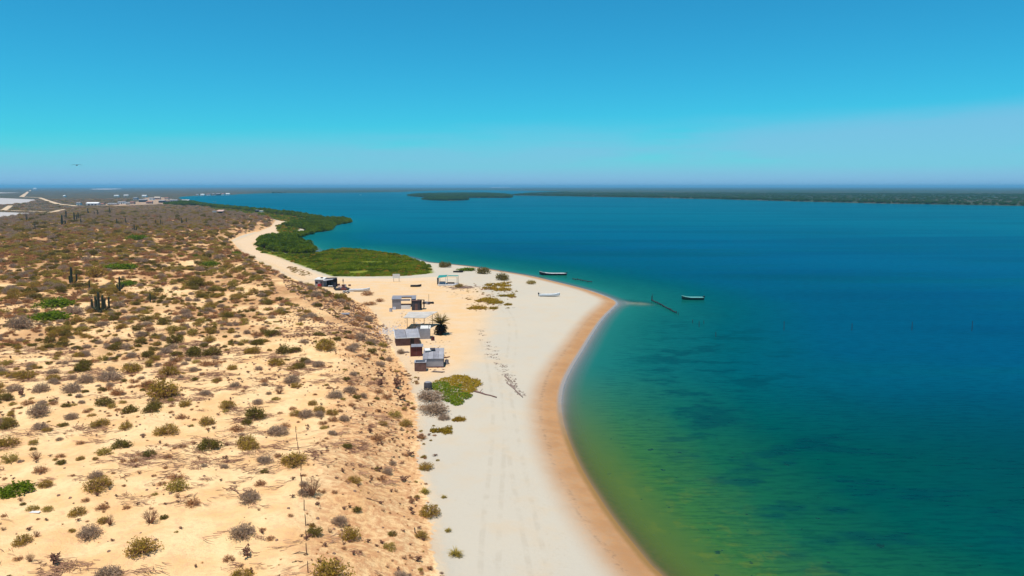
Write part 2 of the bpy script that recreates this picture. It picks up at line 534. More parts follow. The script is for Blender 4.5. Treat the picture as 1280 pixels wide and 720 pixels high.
TH = np.linspace(math.radians(-58), math.radians(58), 760)
RR = np.concatenate([np.linspace(14, 50, 40)[:-1], np.geomspace(50, 42000, 690)])
terrain = polar_sheet('ground', RR, TH, lambda f, x, y: f['z'], {
    'coast': lambda f, x, y: f['coast'], 'dune': lambda f, x, y: f['dune'], 'road': lambda f, x, y: a_road(f, x, y, ROADS[:3] + ROADS[4:]),
    'marsh': a_max([MARSH] + GREENF), 'mang': a_max(MANG + [ISLE_A, ISLE_B]), 'salt': a_max(SALT), 'vill': lambda f, x, y: sd_poly(x, y, VILL),
    'track': lambda f, x, y: np.minimum(dist_line(x, y, TRK[0]), dist_line(x, y, TRK[1])), 'plain': lambda f, x, y: sstep(-.28, -.42, x / np.maximum(y, 1)), 'tan': a_max([TANF, TANB]), 'cover': lambda f, x, y: scrub_cover(x, y),
    'far': lambda f, x, y: np.hypot(x, y)})
WTH = np.linspace(math.radians(-50), math.radians(58), 420)
WR = np.concatenate([np.linspace(20, 50, 14)[:-1], np.geomspace(50, 16000, 430)])
water = polar_sheet('sea_water', WR, WTH, lambda f, x, y: np.zeros_like(x), {
    '_keep': lambda f: f['coast'] < 1.5,
    'depth': lambda f, x, y: f['depth'], 'off': lambda f, x, y: -f['coast'], 'isl': lambda f, x, y: np.hypot(x, y)})

def ground_material():
    m, nt, b = newmat('sand_and_soil'); t = NT(nt)
    p = t.pos()
    big = t.noise(p, .035, 4, .55); mid = t.noise(p, .22, 4, .6); fine = t.noise(p, 1.4, 4, .65); grit = t.noise(p, 7, 3, .7)
    coast, dune, road, marsh, mang, salt, vill, cover, far = [t.attr(k) for k in ('coast', 'dune', 'road', 'marsh', 'mang', 'salt', 'vill', 'cover', 'far')]
    wob = t.math('MULTIPLY', t.math('SUBTRACT', mid, .5), 5.0)
    wob2 = t.math('MULTIPLY', t.math('SUBTRACT', fine, .5), 2.4)
    # dry beach
    beach = t.mix(t.ss(big, .35, .65), (.455, .40, .322), (.475, .41, .322))
    beach = t.mix(t.ss(mid, .45, .75, 0, .5), beach, (.50, .38, .255))
    tk = t.attr('track'); br = t.noise(p, .35, 3, .6)
    rut = t.math('MULTIPLY', t.ss(t.math('ABSOLUTE', t.math('SUBTRACT', tk, .85), 0), .42, .16), t.ss(br, .42, .62, 0, .22))
    beach = t.mix(rut, beach, (.33, .27, .20))
    feet = t.noise(p, 3.4, 2, .5)
    beach = t.mix(t.math('MULTIPLY', t.ss(feet, .60, .68), t.ss(t.noise(p, .12, 3, .6), .45, .62, 0, .30)), beach, (.36, .29, .21))
    # dune sand
    dsand = t.mix(t.ss(mid, .3, .7), (.71, .415, .185), (.79, .55, .29))
    dsand = t.mix(t.ss(fine, .46, .70, 0, .65), dsand, (.68, .375, .205))
    dsand = t.mix(t.ss(grit, .60, .75, 0, .35), dsand, (.38, .22, .12))
    inland = t.ss(t.math('ADD', dune, wob2), -1.6, -.2)
    c = t.mix(t.math('MULTIPLY', inland, .25), beach, dsand)
    tanc = t.mix(t.ss(mid, .35, .65), (.62, .405, .215), (.60, .43, .27))
    tanc = t.mix(t.ss(fine, .5, .75, 0, .35), tanc, (.50, .30, .17))
    c = t.mix(t.ss(t.math('ADD', t.attr('tan'), t.math('MULTIPLY', wob, 1.6)), -5.0, 4.0), c, tanc)
    lit = t.ss(t.math('ADD', dune, t.math('ADD', wob2, t.math('MULTIPLY', wob, .55))), -.25, .25)
    c = t.mix(lit, c, dsand)
    # reddish litter on the dune face
    face = t.math('MULTIPLY', t.ss(t.math('ADD', dune, wob2), -.3, .8), t.ss(t.math('ADD', dune, wob2), 15, 9))
    c = t.mix(t.math('MULTIPLY', face, t.ss(t.math('ADD', fine, t.math('MULTIPLY', grit, .35)), .52, .80, .12, .8)), c, (.48, .225, .10))
    # soil and litter below the scrub
    soil = t.mix(t.ss(fine, .35, .65), (.40, .19, .085), (.54, .31, .15))
    soil = t.mix(t.ss(mid, .5, .7, 0, .6), soil, (.27, .19, .07))
    sc_ = t.math('MULTIPLY', t.ss(dune, 2, 10), t.ss(t.math('ADD', cover, t.math('MULTIPLY', t.math('SUBTRACT', fine, .5), .7)), .32, .80))
    c = t.mix(sc_, c, soil)
    # distant scrubland and the far shores
    fland = t.mix(t.ss(t.noise(p, .004, 4, .6, sc=(.35, 1, 1)), .4, .62), (.060, .062, .042), (.014, .055, .034))
    fland = t.mix(t.ss(t.noise(p, .03, 4, .7, sc=(.35, 1, 1)), .5, .72, 0, .7), fland, (.016, .024, .012))
    fland = t.mix(t.ss(t.noise(p, .0016, 4, .65, sc=(.3, 1, 1)), .60, .70, 0, .4), fland, (.08, .07, .055))
    fland = t.mix(t.math('MULTIPLY', t.attr('plain'), .75), fland, t.mix(t.ss(t.noise(p, .02, 4, .7, sc=(.35, 1, 1)), .4, .65), (.125, .095, .062), (.06, .055, .035)))
    c = t.mix(t.ss(far, 600, 1150), c, fland)
    # green low ground
    gm = t.ss(t.math('ADD', marsh, wob2), -1.5, .8)
    green = t.mix(t.ss(mid, .35, .6), (.20, .20, .025), (.11, .14, .018))
    c = t.mix(gm, c, green)
    c = t.mix(t.ss(t.math('ADD', mang, wob2), -1.0, .5), c, (.045, .055, .018))
    # village ground, salt pans, tracks
    c = t.mix(t.ss(t.math('ADD', vill, t.math('MULTIPLY', wob, 5)), -6, 8, 0, .85), c, t.mix(t.ss(t.noise(p, .03, 3), .4, .6), (.50, .33, .22), (.28, .19, .13)))
    c = t.mix(t.ss(t.math('ADD', salt, t.math('MULTIPLY', wob, 6)), -10, 8), c, (.42, .38, .36))
    rc = t.mix(mid, (.62, .42, .25), (.58, .45, .32))
    c = t.mix(t.ss(t.math('ADD', road, wob2), -1.2, .9, 0, .92), c, rc)
    # damp sand by the water
    cw = t.math('ADD', coast, t.math('MULTIPLY', wob, .32))
    nearm = t.ss(far, 1000, 450)
    damp = t.math('MULTIPLY', t.math('MULTIPLY', nearm, t.ss(marsh, -1, -6)), t.ss(cw, 7.0, 1.8))
    c = t.mix(t.math('MULTIPLY', damp, .92), c, t.mix(t.ss(fine, .35, .7), (.42, .205, .080), (.38, .215, .105)))
    c = t.mix(t.math('MULTIPLY', damp, t.ss(t.math('ADD', mid, t.math('MULTIPLY', grit, .3)), .52, .78, 0, .55)), c, (.33, .165, .075))
    line = t.math('MULTIPLY', t.ss(cw, 2.9, 3.3), t.ss(cw, 3.9, 3.5))
    c = t.mix(t.math('MULTIPLY', line, t.ss(fine, .5, .6, 0, .4)), c, (.20, .12, .07))
    wet = t.ss(t.math('ADD', coast, t.math('MULTIPLY', wob2, .15)), 1.1, .3)
    wet = t.math('MULTIPLY', wet, nearm)
    yy = nt.nodes.new('ShaderNodeSeparateXYZ'); nt.links.new(p, yy.inputs[0])
    nearbay = t.ss(t.math('ADD', yy.outputs['Y'], t.math('MULTIPLY', wob, 3)), 128, 96)
    c = t.mix(wet, c, t.mix(nearbay, (.31, .24, .19), (.25, .14, .05)))
    # bed of the bay: pale sand with weed patches
    bedn = t.noise(p, .09, 4, .6)
    bed = t.mix(t.ss(bedn, .46, .62), (.30, .25, .14), (.06, .07, .025))
    bed = t.mix(t.ss(coast, -6, -1.0), bed, (.30, .265, .235))
    bed = t.mix(nearbay, bed, t.mix(t.ss(fine, .4, .65), (.16, .13, .016), (.09, .11, .012)))
    c = t.mix(t.ss(coast, -.1, -1.2), c, bed)
    nt.links.new(c, b.inputs['Base Color'])
    gloss = t.math('MULTIPLY', t.math('MULTIPLY', wet, t.ss(coast, -.7, -.15)), t.math('SUBTRACT', 1.0, t.math('MULTIPLY', nearbay, .85)))
    nt.links.new(t.ss(gloss, .1, 1, .95, .25), b.inputs['Roughness'])
    nt.links.new(t.math('MULTIPLY', gloss, .3), b.inputs['Specular IOR Level'])
    hgt = t.math('ADD', t.math('MULTIPLY', fine, .5), t.math('MULTIPLY', grit, .22))
    hgt = t.math('ADD', hgt, t.math('MULTIPLY', t.noise(p, 2.6, 2, .5, sc=(.5, 1.4, 1), rot=.5), .3))
    amt = t.math('MULTIPLY', t.ss(coast, 1.5, 7), t.ss(dune, -4, 3, .25, 1.0))
    bn = nt.nodes.new('ShaderNodeBump'); bn.inputs['Distance'].default_value = .35
    nt.links.new(amt, bn.inputs['Strength']); nt.links.new(hgt, bn.inputs['Height'])
    nt.links.new(bn.outputs[0], b.inputs['Normal'])
    return m
terrain.data.materials.append(ground_material())

def water_material():
    m, nt, b = newmat('bay_water'); t = NT(nt)
    nt.nodes.remove(b)
    p = t.pos()
    dep, off, dist = t.attr('depth'), t.attr('off'), t.attr('isl')
    sway = t.math('MULTIPLY', t.math('SUBTRACT', t.noise(p, .03, 4, .6), .5), 15)
    o2 = t.math('ADD', off, t.math('MULTIPLY', sway, t.ss(off, 2, 22)))
    x = t.math('DIVIDE', o2, 160.0)
    b_in = t.ramp(x, [(0.0, (.10, .090, .010)), (.012, (.078, .100, .005)), (.055, (.030, .098, .010)), (.11, (.006, .072, .022)), (.20, (.0, .048, .026)),
                      (.36, (.0, .042, .036)), (.70, (.0, .046, .085)), (1.0, (.0, .055, .118))])
    b_out = t.ramp(x, [(0.0, (.13, .14, .14)), (.010, (.060, .125, .110)), (.024, (.010, .112, .086)), (.085, (.004, .085, .068)), (.20, (.0, .060, .066)),
                      (.36, (.0, .055, .100)), (.70, (.0, .056, .118)), (1.0, (.0, .062, .132))])
    yy = nt.nodes.new('ShaderNodeSeparateXYZ'); nt.links.new(p, yy.inputs[0])
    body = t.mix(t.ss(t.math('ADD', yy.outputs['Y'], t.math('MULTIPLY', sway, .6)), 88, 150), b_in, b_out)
    # weed beds on the bottom show as dark shapes
    weed = t.ss(t.noise(p, .13, 4, .6, sc=(.6, 1, 1)), .50, .62)
    weed = t.math('MULTIPLY', weed, t.math('MULTIPLY', t.ss(off, 8, 18), t.ss(off, 60, 32)))
    weed = t.math('MULTIPLY', weed, t.ss(yy.outputs['Y'], 230, 150))
    body = t.mix(t.math('MULTIPLY', weed, .5), body, (.0, .022, .024))
    bay = t.ss(yy.outputs['Y'], 135, 95)
    mott = t.math('MULTIPLY', t.ss(t.noise(p, .32, 4, .65), .50, .64), t.math('MULTIPLY', t.ss(off, 1.2, 4), t.ss(off, 20, 5)))
    body = t.mix(t.math('MULTIPLY', t.math('MULTIPLY', mott, t.ss(yy.outputs['Y'], 105, 68)), .45), body, (.105, .120, .003))
    spot = t.math('MULTIPLY', t.ss(t.noise(p, .55, 3, .6), .66, .70), t.math('MULTIPLY', t.ss(off, 2, 5), t.ss(off, 40, 20)))
    body = t.mix(t.math('MULTIPLY', t.math('MULTIPLY', spot, bay), .7), body, (.006, .026, .014))
    band = t.noise(p, .02, 4, .6, sc=(.25, 1, 1))
    body = t.mix(t.math('MULTIPLY', t.ss(band, .46, .66), t.ss(off, 20, 60, 0, .55)), body, (.0, .060, .080))
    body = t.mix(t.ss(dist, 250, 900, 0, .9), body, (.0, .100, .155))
    wind = t.noise(p, .016, 5, .65, sc=(.16, 1, 1), rot=.04)
    body = t.mix(t.math('MULTIPLY', t.ss(wind, .42, .62), t.ss(off, 25, 90, 0, .85)), body, t.mul(body, (.8, .74, .82)))
    # waves
    w1 = t.noise(p, 1.5, 3, .6, sc=(.20, 1.0, 1), rot=-.16)
    w2 = t.noise(p, 5.0, 3, .6, sc=(.25, 1.0, 1), rot=-.22)
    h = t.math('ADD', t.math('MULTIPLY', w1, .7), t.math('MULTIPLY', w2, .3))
    calm = t.math('MULTIPLY', t.ss(off, .5, 9), t.ss(t.noise(p, .012, 3, .6, sc=(.3, 1, 1)), .3, .65, .35, 1.0))
    bn = nt.nodes.new('ShaderNodeBump'); bn.inputs['Distance'].default_value = .07
    nt.links.new(t.math('MULTIPLY', calm, .8), bn.inputs['Strength']); nt.links.new(h, bn.inputs['Height'])
    # ripple shading painted into the body colour, darkened by wave height
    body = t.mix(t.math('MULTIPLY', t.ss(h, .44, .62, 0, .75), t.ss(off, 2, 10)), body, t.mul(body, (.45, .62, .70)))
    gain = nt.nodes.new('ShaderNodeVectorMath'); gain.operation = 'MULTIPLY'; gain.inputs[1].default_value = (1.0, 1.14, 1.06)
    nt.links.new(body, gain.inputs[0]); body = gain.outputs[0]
    dif = nt.nodes.new('ShaderNodeBsdfDiffuse'); nt.links.new(body, dif.inputs['Color'])
    tr = nt.nodes.new('ShaderNodeBsdfTransparent'); tr.inputs['Color'].default_value = (.93, .96, .95, 1)
    op = t.math('SUBTRACT', 1.0, t.math('POWER', 2.718, t.math('MULTIPLY', dep, -5.0)))
    m1 = nt.nodes.new('ShaderNodeMixShader'); nt.links.new(op, m1.inputs[0])
    nt.links.new(tr.outputs[0], m1.inputs[1]); nt.links.new(dif.outputs[0], m1.inputs[2])
    fr = nt.nodes.new('ShaderNodeFresnel'); fr.inputs['IOR'].default_value = 1.33; nt.links.new(bn.outputs[0], fr.inputs['Normal'])
    gl = nt.nodes.new('ShaderNodeBsdfGlossy'); gl.inputs['Roughness'].default_value = .08
    nt.links.new(bn.outputs[0], gl.inputs['Normal'])
    gl.inputs['Color'].default_value = (.12, .75, 1.0, 1)
    m2 = nt.nodes.new('ShaderNodeMixShader')
    nt.links.new(t.math('MULTIPLY', fr.outputs[0], t.ss(dep, 0, .12, .10, .09)), m2.inputs[0])
    nt.links.new(m1.outputs[0], m2.inputs[1]); nt.links.new(gl.outputs[0], m2.inputs[2])
    nt.links.new(m2.outputs[0], nt.nodes['Material Output'].inputs['Surface'])
    return m
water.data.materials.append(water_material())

# ------------------------------------------------------------------ plants: prototypes
def rnd_dir(r, up):
    a = r.uniform(0, 2 * math.pi); z = r.uniform(up[0], up[1]); q = math.sqrt(max(0, 1 - z * z))
    return Vector((math.cos(a) * q, math.sin(a) * q, z))

def leaf_quads(mb, pts, r, size, flat=0.0):
    for p in pts:
        n = rnd_dir(r, (-1, 1))
        if flat: n = (n + Vector((0, 0, flat))).normalized()
        a = n.orthogonal().normalized(); a = Matrix.Rotation(r.uniform(0, 6.28), 3, n) @ a
        b = n.cross(a); s = size * r.uniform(.6, 1.4)
        p = Vector(p)
        mb.add([p - a * s, p + b * s * .55, p + a * s, p - b * s * .55], [(0, 1, 2, 3)])

def shrub_geo(seed, kind):
    """stems and foliage of a plant with a crown about 1 m in radius"""
    r = random.Random(seed)
    st, fo = MB(), MB()
    K = dict(olive=(46, 1300, .82, .050), dark=(34, 1500, .82, .054), grey=(70, 1300, .84, .045), yellow=(26, 900, .72, .058),
             rust=(48, 560, .72, .048), brown=(40, 90, 1.15, .04), green=(16, 1500, .45, .075))[kind]
    nb, nl, hh, ls = K
    tips = []
    for k in range(nb):
        d = rnd_dir(r, (.12, .98) if kind != 'brown' else (.45, .98))
        L = r.uniform(.75, 1.0)
        mid = Vector((d.x * .5, d.y * .5, d.z * .55 * hh)) * L + Vector((r.uniform(-.08, .08), r.uniform(-.08, .08), .02))
        end = Vector((d.x, d.y, max(.08, d.z * hh * 1.12))) * L
        st.tube([(d.x * .06, d.y * .06, -.08), mid, end], [.03, .018, .006], 3, False)
        tips.append((mid, end))
        for j in range(3):
            q = mid.lerp(end, r.uniform(.1, .8)); e = q + rnd_dir(r, (-.1, .9)) * r.uniform(.15, .38)
            st.tube([q, e], [.012, .004], 3, False); tips.append((q, e))
    # crown lobes give an uneven outline with gaps
    lobes = [(rnd_dir(r, (.05, .95)), r.uniform(.28, .5)) for _ in range(16)]
    pts = []
    while len(pts) < nl:
        if r.random() < .35:
            a, e = r.choice(tips); p = a.lerp(e, r.uniform(.3, 1.05)) + rnd_dir(r, (-1, 1)) * .05
        else:
            c, w = r.choice(lobes); p = Vector((c.x * .66, c.y * .66, c.z * .72 * hh + .05)) + rnd_dir(r, (-1, 1)) * w * r.uniform(.35, 1)
        if p.z > .02: pts.append(p)
    leaf_quads(fo, pts, r, ls)
    return st, fo

def cholla_geo(seed):
    r = random.Random(seed); st = MB(); jt = MB()
    def grow(p, d, L, w, depth):
        e = p + d * L
        (st if depth == 0 else jt).tube([p, p.lerp(e, .15), p.lerp(e, .85), e], [w * .6, w, w * .95, w * .4], 5)
        if depth >= 4: return
        for _ in range(r.choice((2, 2, 3)) if depth else 5):
            nd = (d * .45 + rnd_dir(r, (-.35, .75)) * .95).normalized()
            grow(e if depth else p.lerp(e, r.uniform(.5, 1)), nd, L * r.uniform(.72, .95), w * .86, depth + 1)
    grow(Vector((0, 0, -.05)), Vector((0, 0, 1)), .26, .05, 0)
    k = 1.0 / max(math.hypot(p[0], p[1]) for p in jt.v)
    for m_ in (st, jt): m_.v = [(p[0] * k, p[1] * k, max(p[2], .02) * k if m_ is jt else p[2] * k) for p in m_.v]
    return st, jt

def mat_geo(seed, n=1700):
    """a low creeping mat with a ragged edge and holes"""
    r = random.Random(seed); fo = MB(); st = MB()
    lob = [(r.uniform(-.62, .62), r.uniform(-.62, .62), r.uniform(.25, .46)) for _ in range(9)]
    hol = [(r.uniform(-.8, .8), r.uniform(-.8, .8), r.uniform(.06, .16)) for _ in range(8)]
    pts = []
    while len(pts) < n:
        a, b, w = r.choice(lob); t = r.uniform(0, 6.28); q = w * math.sqrt(r.random()) * (1 + .25 * math.sin(5 * t + a * 9))
        x, y = a + q * math.cos(t), b + q * math.sin(t)
        if any((x - i) ** 2 + (y - j) ** 2 < k * k for i, j, k in hol): continue
        pts.append((x, y, .02 + .10 * r.random() ** 2 * (1 if r.random() < .8 else 2)))
    leaf_quads(fo, pts, r, .055, .8)
    for k in range(26):
        a, b, w = r.choice(lob); t = r.uniform(0, 6.28)
        st.tube([(a, b, .01), (a + w * .6 * math.cos(t), b + w * .6 * math.sin(t), .03), (a + w * 1.15 * math.cos(t + .2), b + w * 1.15 * math.sin(t + .2), .01)], [.012, .009, .004], 3, False)
    return st, fo

def tuft_geo(seed, n=70, h=.8, lean=.7):
    r = random.Random(seed); fo = MB()
    for k in range(n):
        t = r.uniform(0, 6.28); d = Vector((math.cos(t), math.sin(t), 0)); s = Vector((-d.y, d.x, 0)) * r.uniform(.012, .028)
        l, hh = r.uniform(.2, 1) * lean, h * r.uniform(.5, 1)
        a = d * .06 * r.random(); m_ = a + d * l * .45 + Vector((0, 0, hh * .7)); e = a + d * l + Vector((0, 0, hh * r.uniform(.5, 1)))
        fo.add([a - s, a + s, m_ + s * .7, m_ - s * .7, e], [(0, 1, 2, 3), (3, 2, 4)])
    return fo

KINDS = {}          # kind -> list of (stem mesh, foliage mesh)
for kind, leaf, tw in (('olive', 'leaf_olive', 'twig'), ('dark', 'leaf_dark', 'twig_dark'), ('grey', 'leaf_grey', 'twig_grey'), ('yellow', 'leaf_yellow', 'twig'),
                       ('rust', 'leaf_rust', 'twig'), ('brown', 'leaf_rust', 'twig'), ('green', 'leaf_green', 'twig')):
    KINDS[kind] = []
    for v in range(4 if kind in ('olive', 'dark', 'grey') else 3):
        s_, f_ = shrub_geo(hash((kind, v)) % 1000 if False else 100 * len(KINDS) + v, kind)
        KINDS[kind].append((s_.mesh('stems_' + kind, tw), f_.mesh('foliage_' + kind, leaf)))
KINDS['cholla'] = []
for v in range(3):
    s_, f_ = cholla_geo(40 + v)
    KINDS['cholla'].append((s_.mesh('stem_cholla', 'twig_dark'), f_.mesh('joints_cholla', 'twig_dark')))
KINDS['mat'] = []
for v in range(3):
    s_, f_ = mat_geo(60 + v)
    KINDS['mat'].append((s_.mesh('runners', 'twig'), f_.mesh('leaves_mat', 'leaf_matgold')))
KINDS['greenmat'] = []
for v in range(2):
    s_, f_ = mat_geo(70 + v, 2600)
    KINDS['greenmat'].append((s_.mesh('runners', 'twig'), f_.mesh('leaves_mat', 'leaf_green')))
KINDS['tuft'] = [(None, tuft_geo(80 + v).mesh('blades', 'leaf_yellow')) for v in range(2)]

def joined(name, meshes):
    """one mesh out of several, materials kept (for scattered stuff)"""
    vs, fs, mi, mats = [], [], [], []
    for me in meshes:
        if me is None: continue
        o = len(vs); vs += [tuple(v.co) for v in me.vertices]
        fs += [tuple(i + o for i in p.vertices) for p in me.polygons]
        mi += [len(mats)] * len(me.polygons); mats.append(me.materials[0])
    out = bpy.data.meshes.new(name); out.from_pydata(vs, [], fs); out.update()
    for m_ in mats: out.materials.append(m_)
    out.polygons.foreach_set('material_index', mi)
    return out

def scatter(name, pts, rz, sc, hz, idx, meshes, label, cat):
    """uncountable growth: one object, instanced plants"""
    pc = bpy.data.collections.new(name + '_source')
    for k, me in enumerate(meshes):
        pc.objects.link(bpy.data.objects.new('%s_source_%02d' % (name, k), me))
    me = bpy.data.meshes.new(name); pts = np.asarray(pts, np.float32)
    me.vertices.add(len(pts)); me.vertices.foreach_set('co', pts.ravel()); me.update()
    for k, a, ty in (('rz', rz, 'FLOAT'), ('sc', sc, 'FLOAT'), ('hz', hz, 'FLOAT'), ('kd', idx, 'INT')):
        at = me.attributes.new(k, ty, 'POINT'); at.data.foreach_set('value', np.asarray(a, np.int32 if ty == 'INT' else np.float32))
    o = bpy.data.objects.new(name, me); COL.objects.link(o)
    ng = bpy.data.node_groups.new(name, 'GeometryNodeTree')
    ng.interface.new_socket('Geometry', in_out='INPUT', socket_type='NodeSocketGeometry')
    ng.interface.new_socket('Geometry', in_out='OUTPUT', socket_type='NodeSocketGeometry')
    N, L = ng.nodes, ng.links
    gi, go = N.new('NodeGroupInput'), N.new('NodeGroupOutput')
    ci = N.new('GeometryNodeCollectionInfo'); ci.inputs['Collection'].default_value = pc
    ci.inputs['Separate Children'].default_value = True; ci.inputs['Reset Children'].default_value = True
    ip = N.new('GeometryNodeInstanceOnPoints'); ip.inputs['Pick Instance'].default_value = True
    def na(nm, ty):
        n = N.new('GeometryNodeInputNamedAttribute'); n.data_type = ty; n.inputs['Name'].default_value = nm; return n.outputs['Attribute']
    cx = N.new('ShaderNodeCombineXYZ'); L.new(na('rz', 'FLOAT'), cx.inputs[2])
    er = N.new('FunctionNodeEulerToRotation'); L.new(cx.outputs[0], er.inputs[0])
    cs = N.new('ShaderNodeCombineXYZ'); s_ = na('sc', 'FLOAT')
    L.new(s_, cs.inputs[0]); L.new(s_, cs.inputs[1]); L.new(na('hz', 'FLOAT'), cs.inputs[2])
    L.new(gi.outputs[0], ip.inputs['Points']); L.new(ci.outputs[0], ip.inputs['Instance'])
    L.new(na('kd', 'INT'), ip.inputs['Instance Index'])
    L.new(er.outputs[0], ip.inputs['Rotation']); L.new(cs.outputs[0], ip.inputs['Scale'])
    L.new(ip.outputs[0], go.inputs[0])
    md = o.modifiers.new('scatter', 'NODES'); md.node_group = ng
    return tag(o, label, cat, kind='stuff')

# ------------------------------------------------------------------ shrubs: the ones that can be picked out in the photograph
# (pixel x, pixel y of the foot, width in pixels, kind)
HAND = [(12, 576, 24, 'yellow'), (45, 575, 18, 'brown'), (50, 590, 22, 'rust'), (152, 559, 26, 'dark'), (262, 560, 33, 'dark'), (311, 561, 30, 'olive'),
 (123, 611, 36, 'olive'), (58, 608, 20, 'olive'), (60, 638, 17, 'yellow'), (97, 643, 23, 'olive'), (112, 671, 34, 'grey'), (28, 679, 25, 'olive'),
 (45, 671, 12, 'brown'), (67, 705, 26, 'cholla'), (22, 700, 14, 'rust'), (38, 702, 14, 'brown'), (178, 690, 44, 'olive'), (188, 654, 26, 'brown'), (205, 648, 12, 'dark'),
 (158, 636, 13, 'rust'), (128, 636, 19, 'rust'), (138, 656, 15, 'brown'), (135, 722, 38, 'grey'), (220, 612, 34, 'yellow'), (303, 670, 36, 'grey'),
 (312, 627, 30, 'grey'), (310, 694, 24, 'cholla'), (302, 724, 32, 'olive'), (282, 574, 10, 'cholla'), (75, 572, 15, 'rust'), (210, 572, 14, 'rust'),
 (368, 580, 37, 'olive'), (390, 619, 30, 'brown'), (381, 618, 22, 'grey'), (425, 655, 24, 'grey'), (437, 673, 32, 'olive'), (413, 726, 56, 'olive'), (434, 560, 16, 'dark'),
 (363, 645, 9, 'rust'), (328, 663, 11, 'rust'), (338, 674, 13, 'rust'), (471, 588, 10, 'dark'), (484, 592, 17, 'grey'), (435, 604, 13, 'rust'),
 (507, 602, 15, 'cholla'), (513, 569, 13, 'cholla'), (532, 586, 22, 'olive'), (537, 644, 30, 'olive'), (527, 672, 20, 'olive'), (477, 601, 17, 'rust'),
 (418, 616, 10, 'rust'), (522, 702, 12, 'cholla'), (500, 722, 22, 'grey'), (341, 420, 22, 'dark'), (318, 441, 19, 'olive'), (345, 456, 23, 'olive'), (380, 452, 15, 'dark'),
 (355, 441, 22, 'dark'), (370, 440, 16, 'dark'), (408, 437, 30, 'olive'), (421, 425, 12, 'dark'), (450, 424, 20, 'grey'), (465, 441, 15, 'dark'), (486, 451, 13, 'grey'),
 (501, 442, 12, 'grey'), (398, 458, 19, 'grey'), (365, 478, 24, 'grey'), (319, 522, 29, 'dark'), (347, 543, 31, 'grey'), (308, 555, 28, 'olive'),
 (391, 506, 15, 'olive'), (399, 515, 18, 'olive'), (415, 518, 17, 'olive'), (430, 526, 16, 'grey'), (419, 497, 24, 'grey'), (442, 469, 12, 'grey'), (478, 470, 14, 'cholla'),
 (474, 483, 16, 'cholla'), (495, 485, 24, 'cholla'), (483, 498, 16, 'rust'), (500, 499, 16, 'cholla'), (478, 531, 15, 'olive'), (507, 532, 20, 'olive'), (472, 551, 22, 'rust'),
 (462, 541, 13, 'cholla'), (415, 543, 14, 'grey'), (370, 484, 15, 'olive'), (538, 499, 40, 'grey'), (543, 515, 44, 'grey'), (555, 524, 17, 'grey'), (528, 548, 13, 'rust'),
 (8, 500, 20, 'dark'), (10, 535, 24, 'dark'), (28, 494, 15, 'cholla'), (32, 472, 28, 'olive'), (49, 518, 30, 'grey'), (66, 475, 20, 'olive'), (90, 490, 28, 'grey'),
 (131, 506, 24, 'dark'), (162, 516, 23, 'dark'), (189, 516, 23, 'dark'), (202, 496, 45, 'olive'), (231, 507, 18, 'olive'), (256, 493, 16, 'grey'), (285, 510, 23, 'olive'),
 (258, 531, 23, 'olive'), (157, 535, 17, 'olive'), (208, 542, 32, 'olive'), (293, 484, 16, 'grey'), (205, 406, 21, 'dark'), (183, 402, 20, 'dark'), (152, 411, 18, 'olive'),
 (247, 406, 14, 'olive'), (219, 428, 25, 'dark'), (245, 444, 26, 'dark'), (265, 444, 25, 'dark'), (212, 469, 26, 'olive'), (138, 475, 33, 'grey'), (165, 465, 30, 'olive'),
 (185, 446, 18, 'dark'), (105, 457, 20, 'dark'), (312, 441, 17, 'olive'), (290, 462, 16, 'olive'), (330, 478, 14, 'rust'), (42, 555, 14, 'yellow'), (100, 555, 13, 'rust'), (345, 500, 13, 'yellow'),
 (366, 512, 11, 'rust'), (230, 560, 13, 'rust'), (440, 508, 12, 'rust'), (455, 556, 10, 'rust'), (70, 383, 46, 'green'), (62, 400, 50, 'green'), (245, 360, 26, 'dark'), (150, 336, 40, 'green'),
 (170, 300, 28, 'green'), (262, 332, 24, 'green'), (160, 356, 24, 'green'), (120, 346, 28, 'olive'), (24, 410, 34, 'grey'), (92, 392, 24, 'grey'), (20, 615, 46, 'green'),
 (628, 350, 20, 'dark'), (664, 355, 15, 'yellow'), (604, 342, 19, 'dark'), (583, 338, 26, 'green'), (556, 334, 18, 'dark'), (574, 359, 13, 'olive'), (428, 373, 14, 'olive'),
 (459, 369, 18, 'rust'), (395, 371, 18, 'grey'), (462, 381, 22, 'rust'), (475, 377, 13, 'rust')]

taken = []
indiv = []           # individual plants: (x, y, z, scale, hz, rz, kind, variant, px, py, wpx)
R = random.Random(7)
for (px, py, w, kind) in HAND:
    g = G(px, py); s = w * mpp(g.y, g.z) / 2 / .93
    hz = {'green': .62, 'cholla': 1.0, 'brown': 1.45}.get(kind, .95) * s * R.uniform(.85, 1.12)
    if kind == 'cholla': s *= 1.05; hz = s
    if (px, py) in ((538, 499), (543, 515), (583, 338), (462, 381)): hz *= .6
    indiv.append((g.x, g.y, g.z - .04, s, hz, R.uniform(0, 6.28), kind, R.randrange(len(KINDS[kind])), px, py, w))
    taken.append((g.x, g.y, s))

rng = np.random.default_rng(5)
def sector(n, d0, d1, a0, a1):
    d = np.sqrt(rng.uniform(d0 * d0, d1 * d1, n)); a = np.radians(rng.uniform(a0, a1, n))
    return d * np.sin(a), d * np.cos(a)

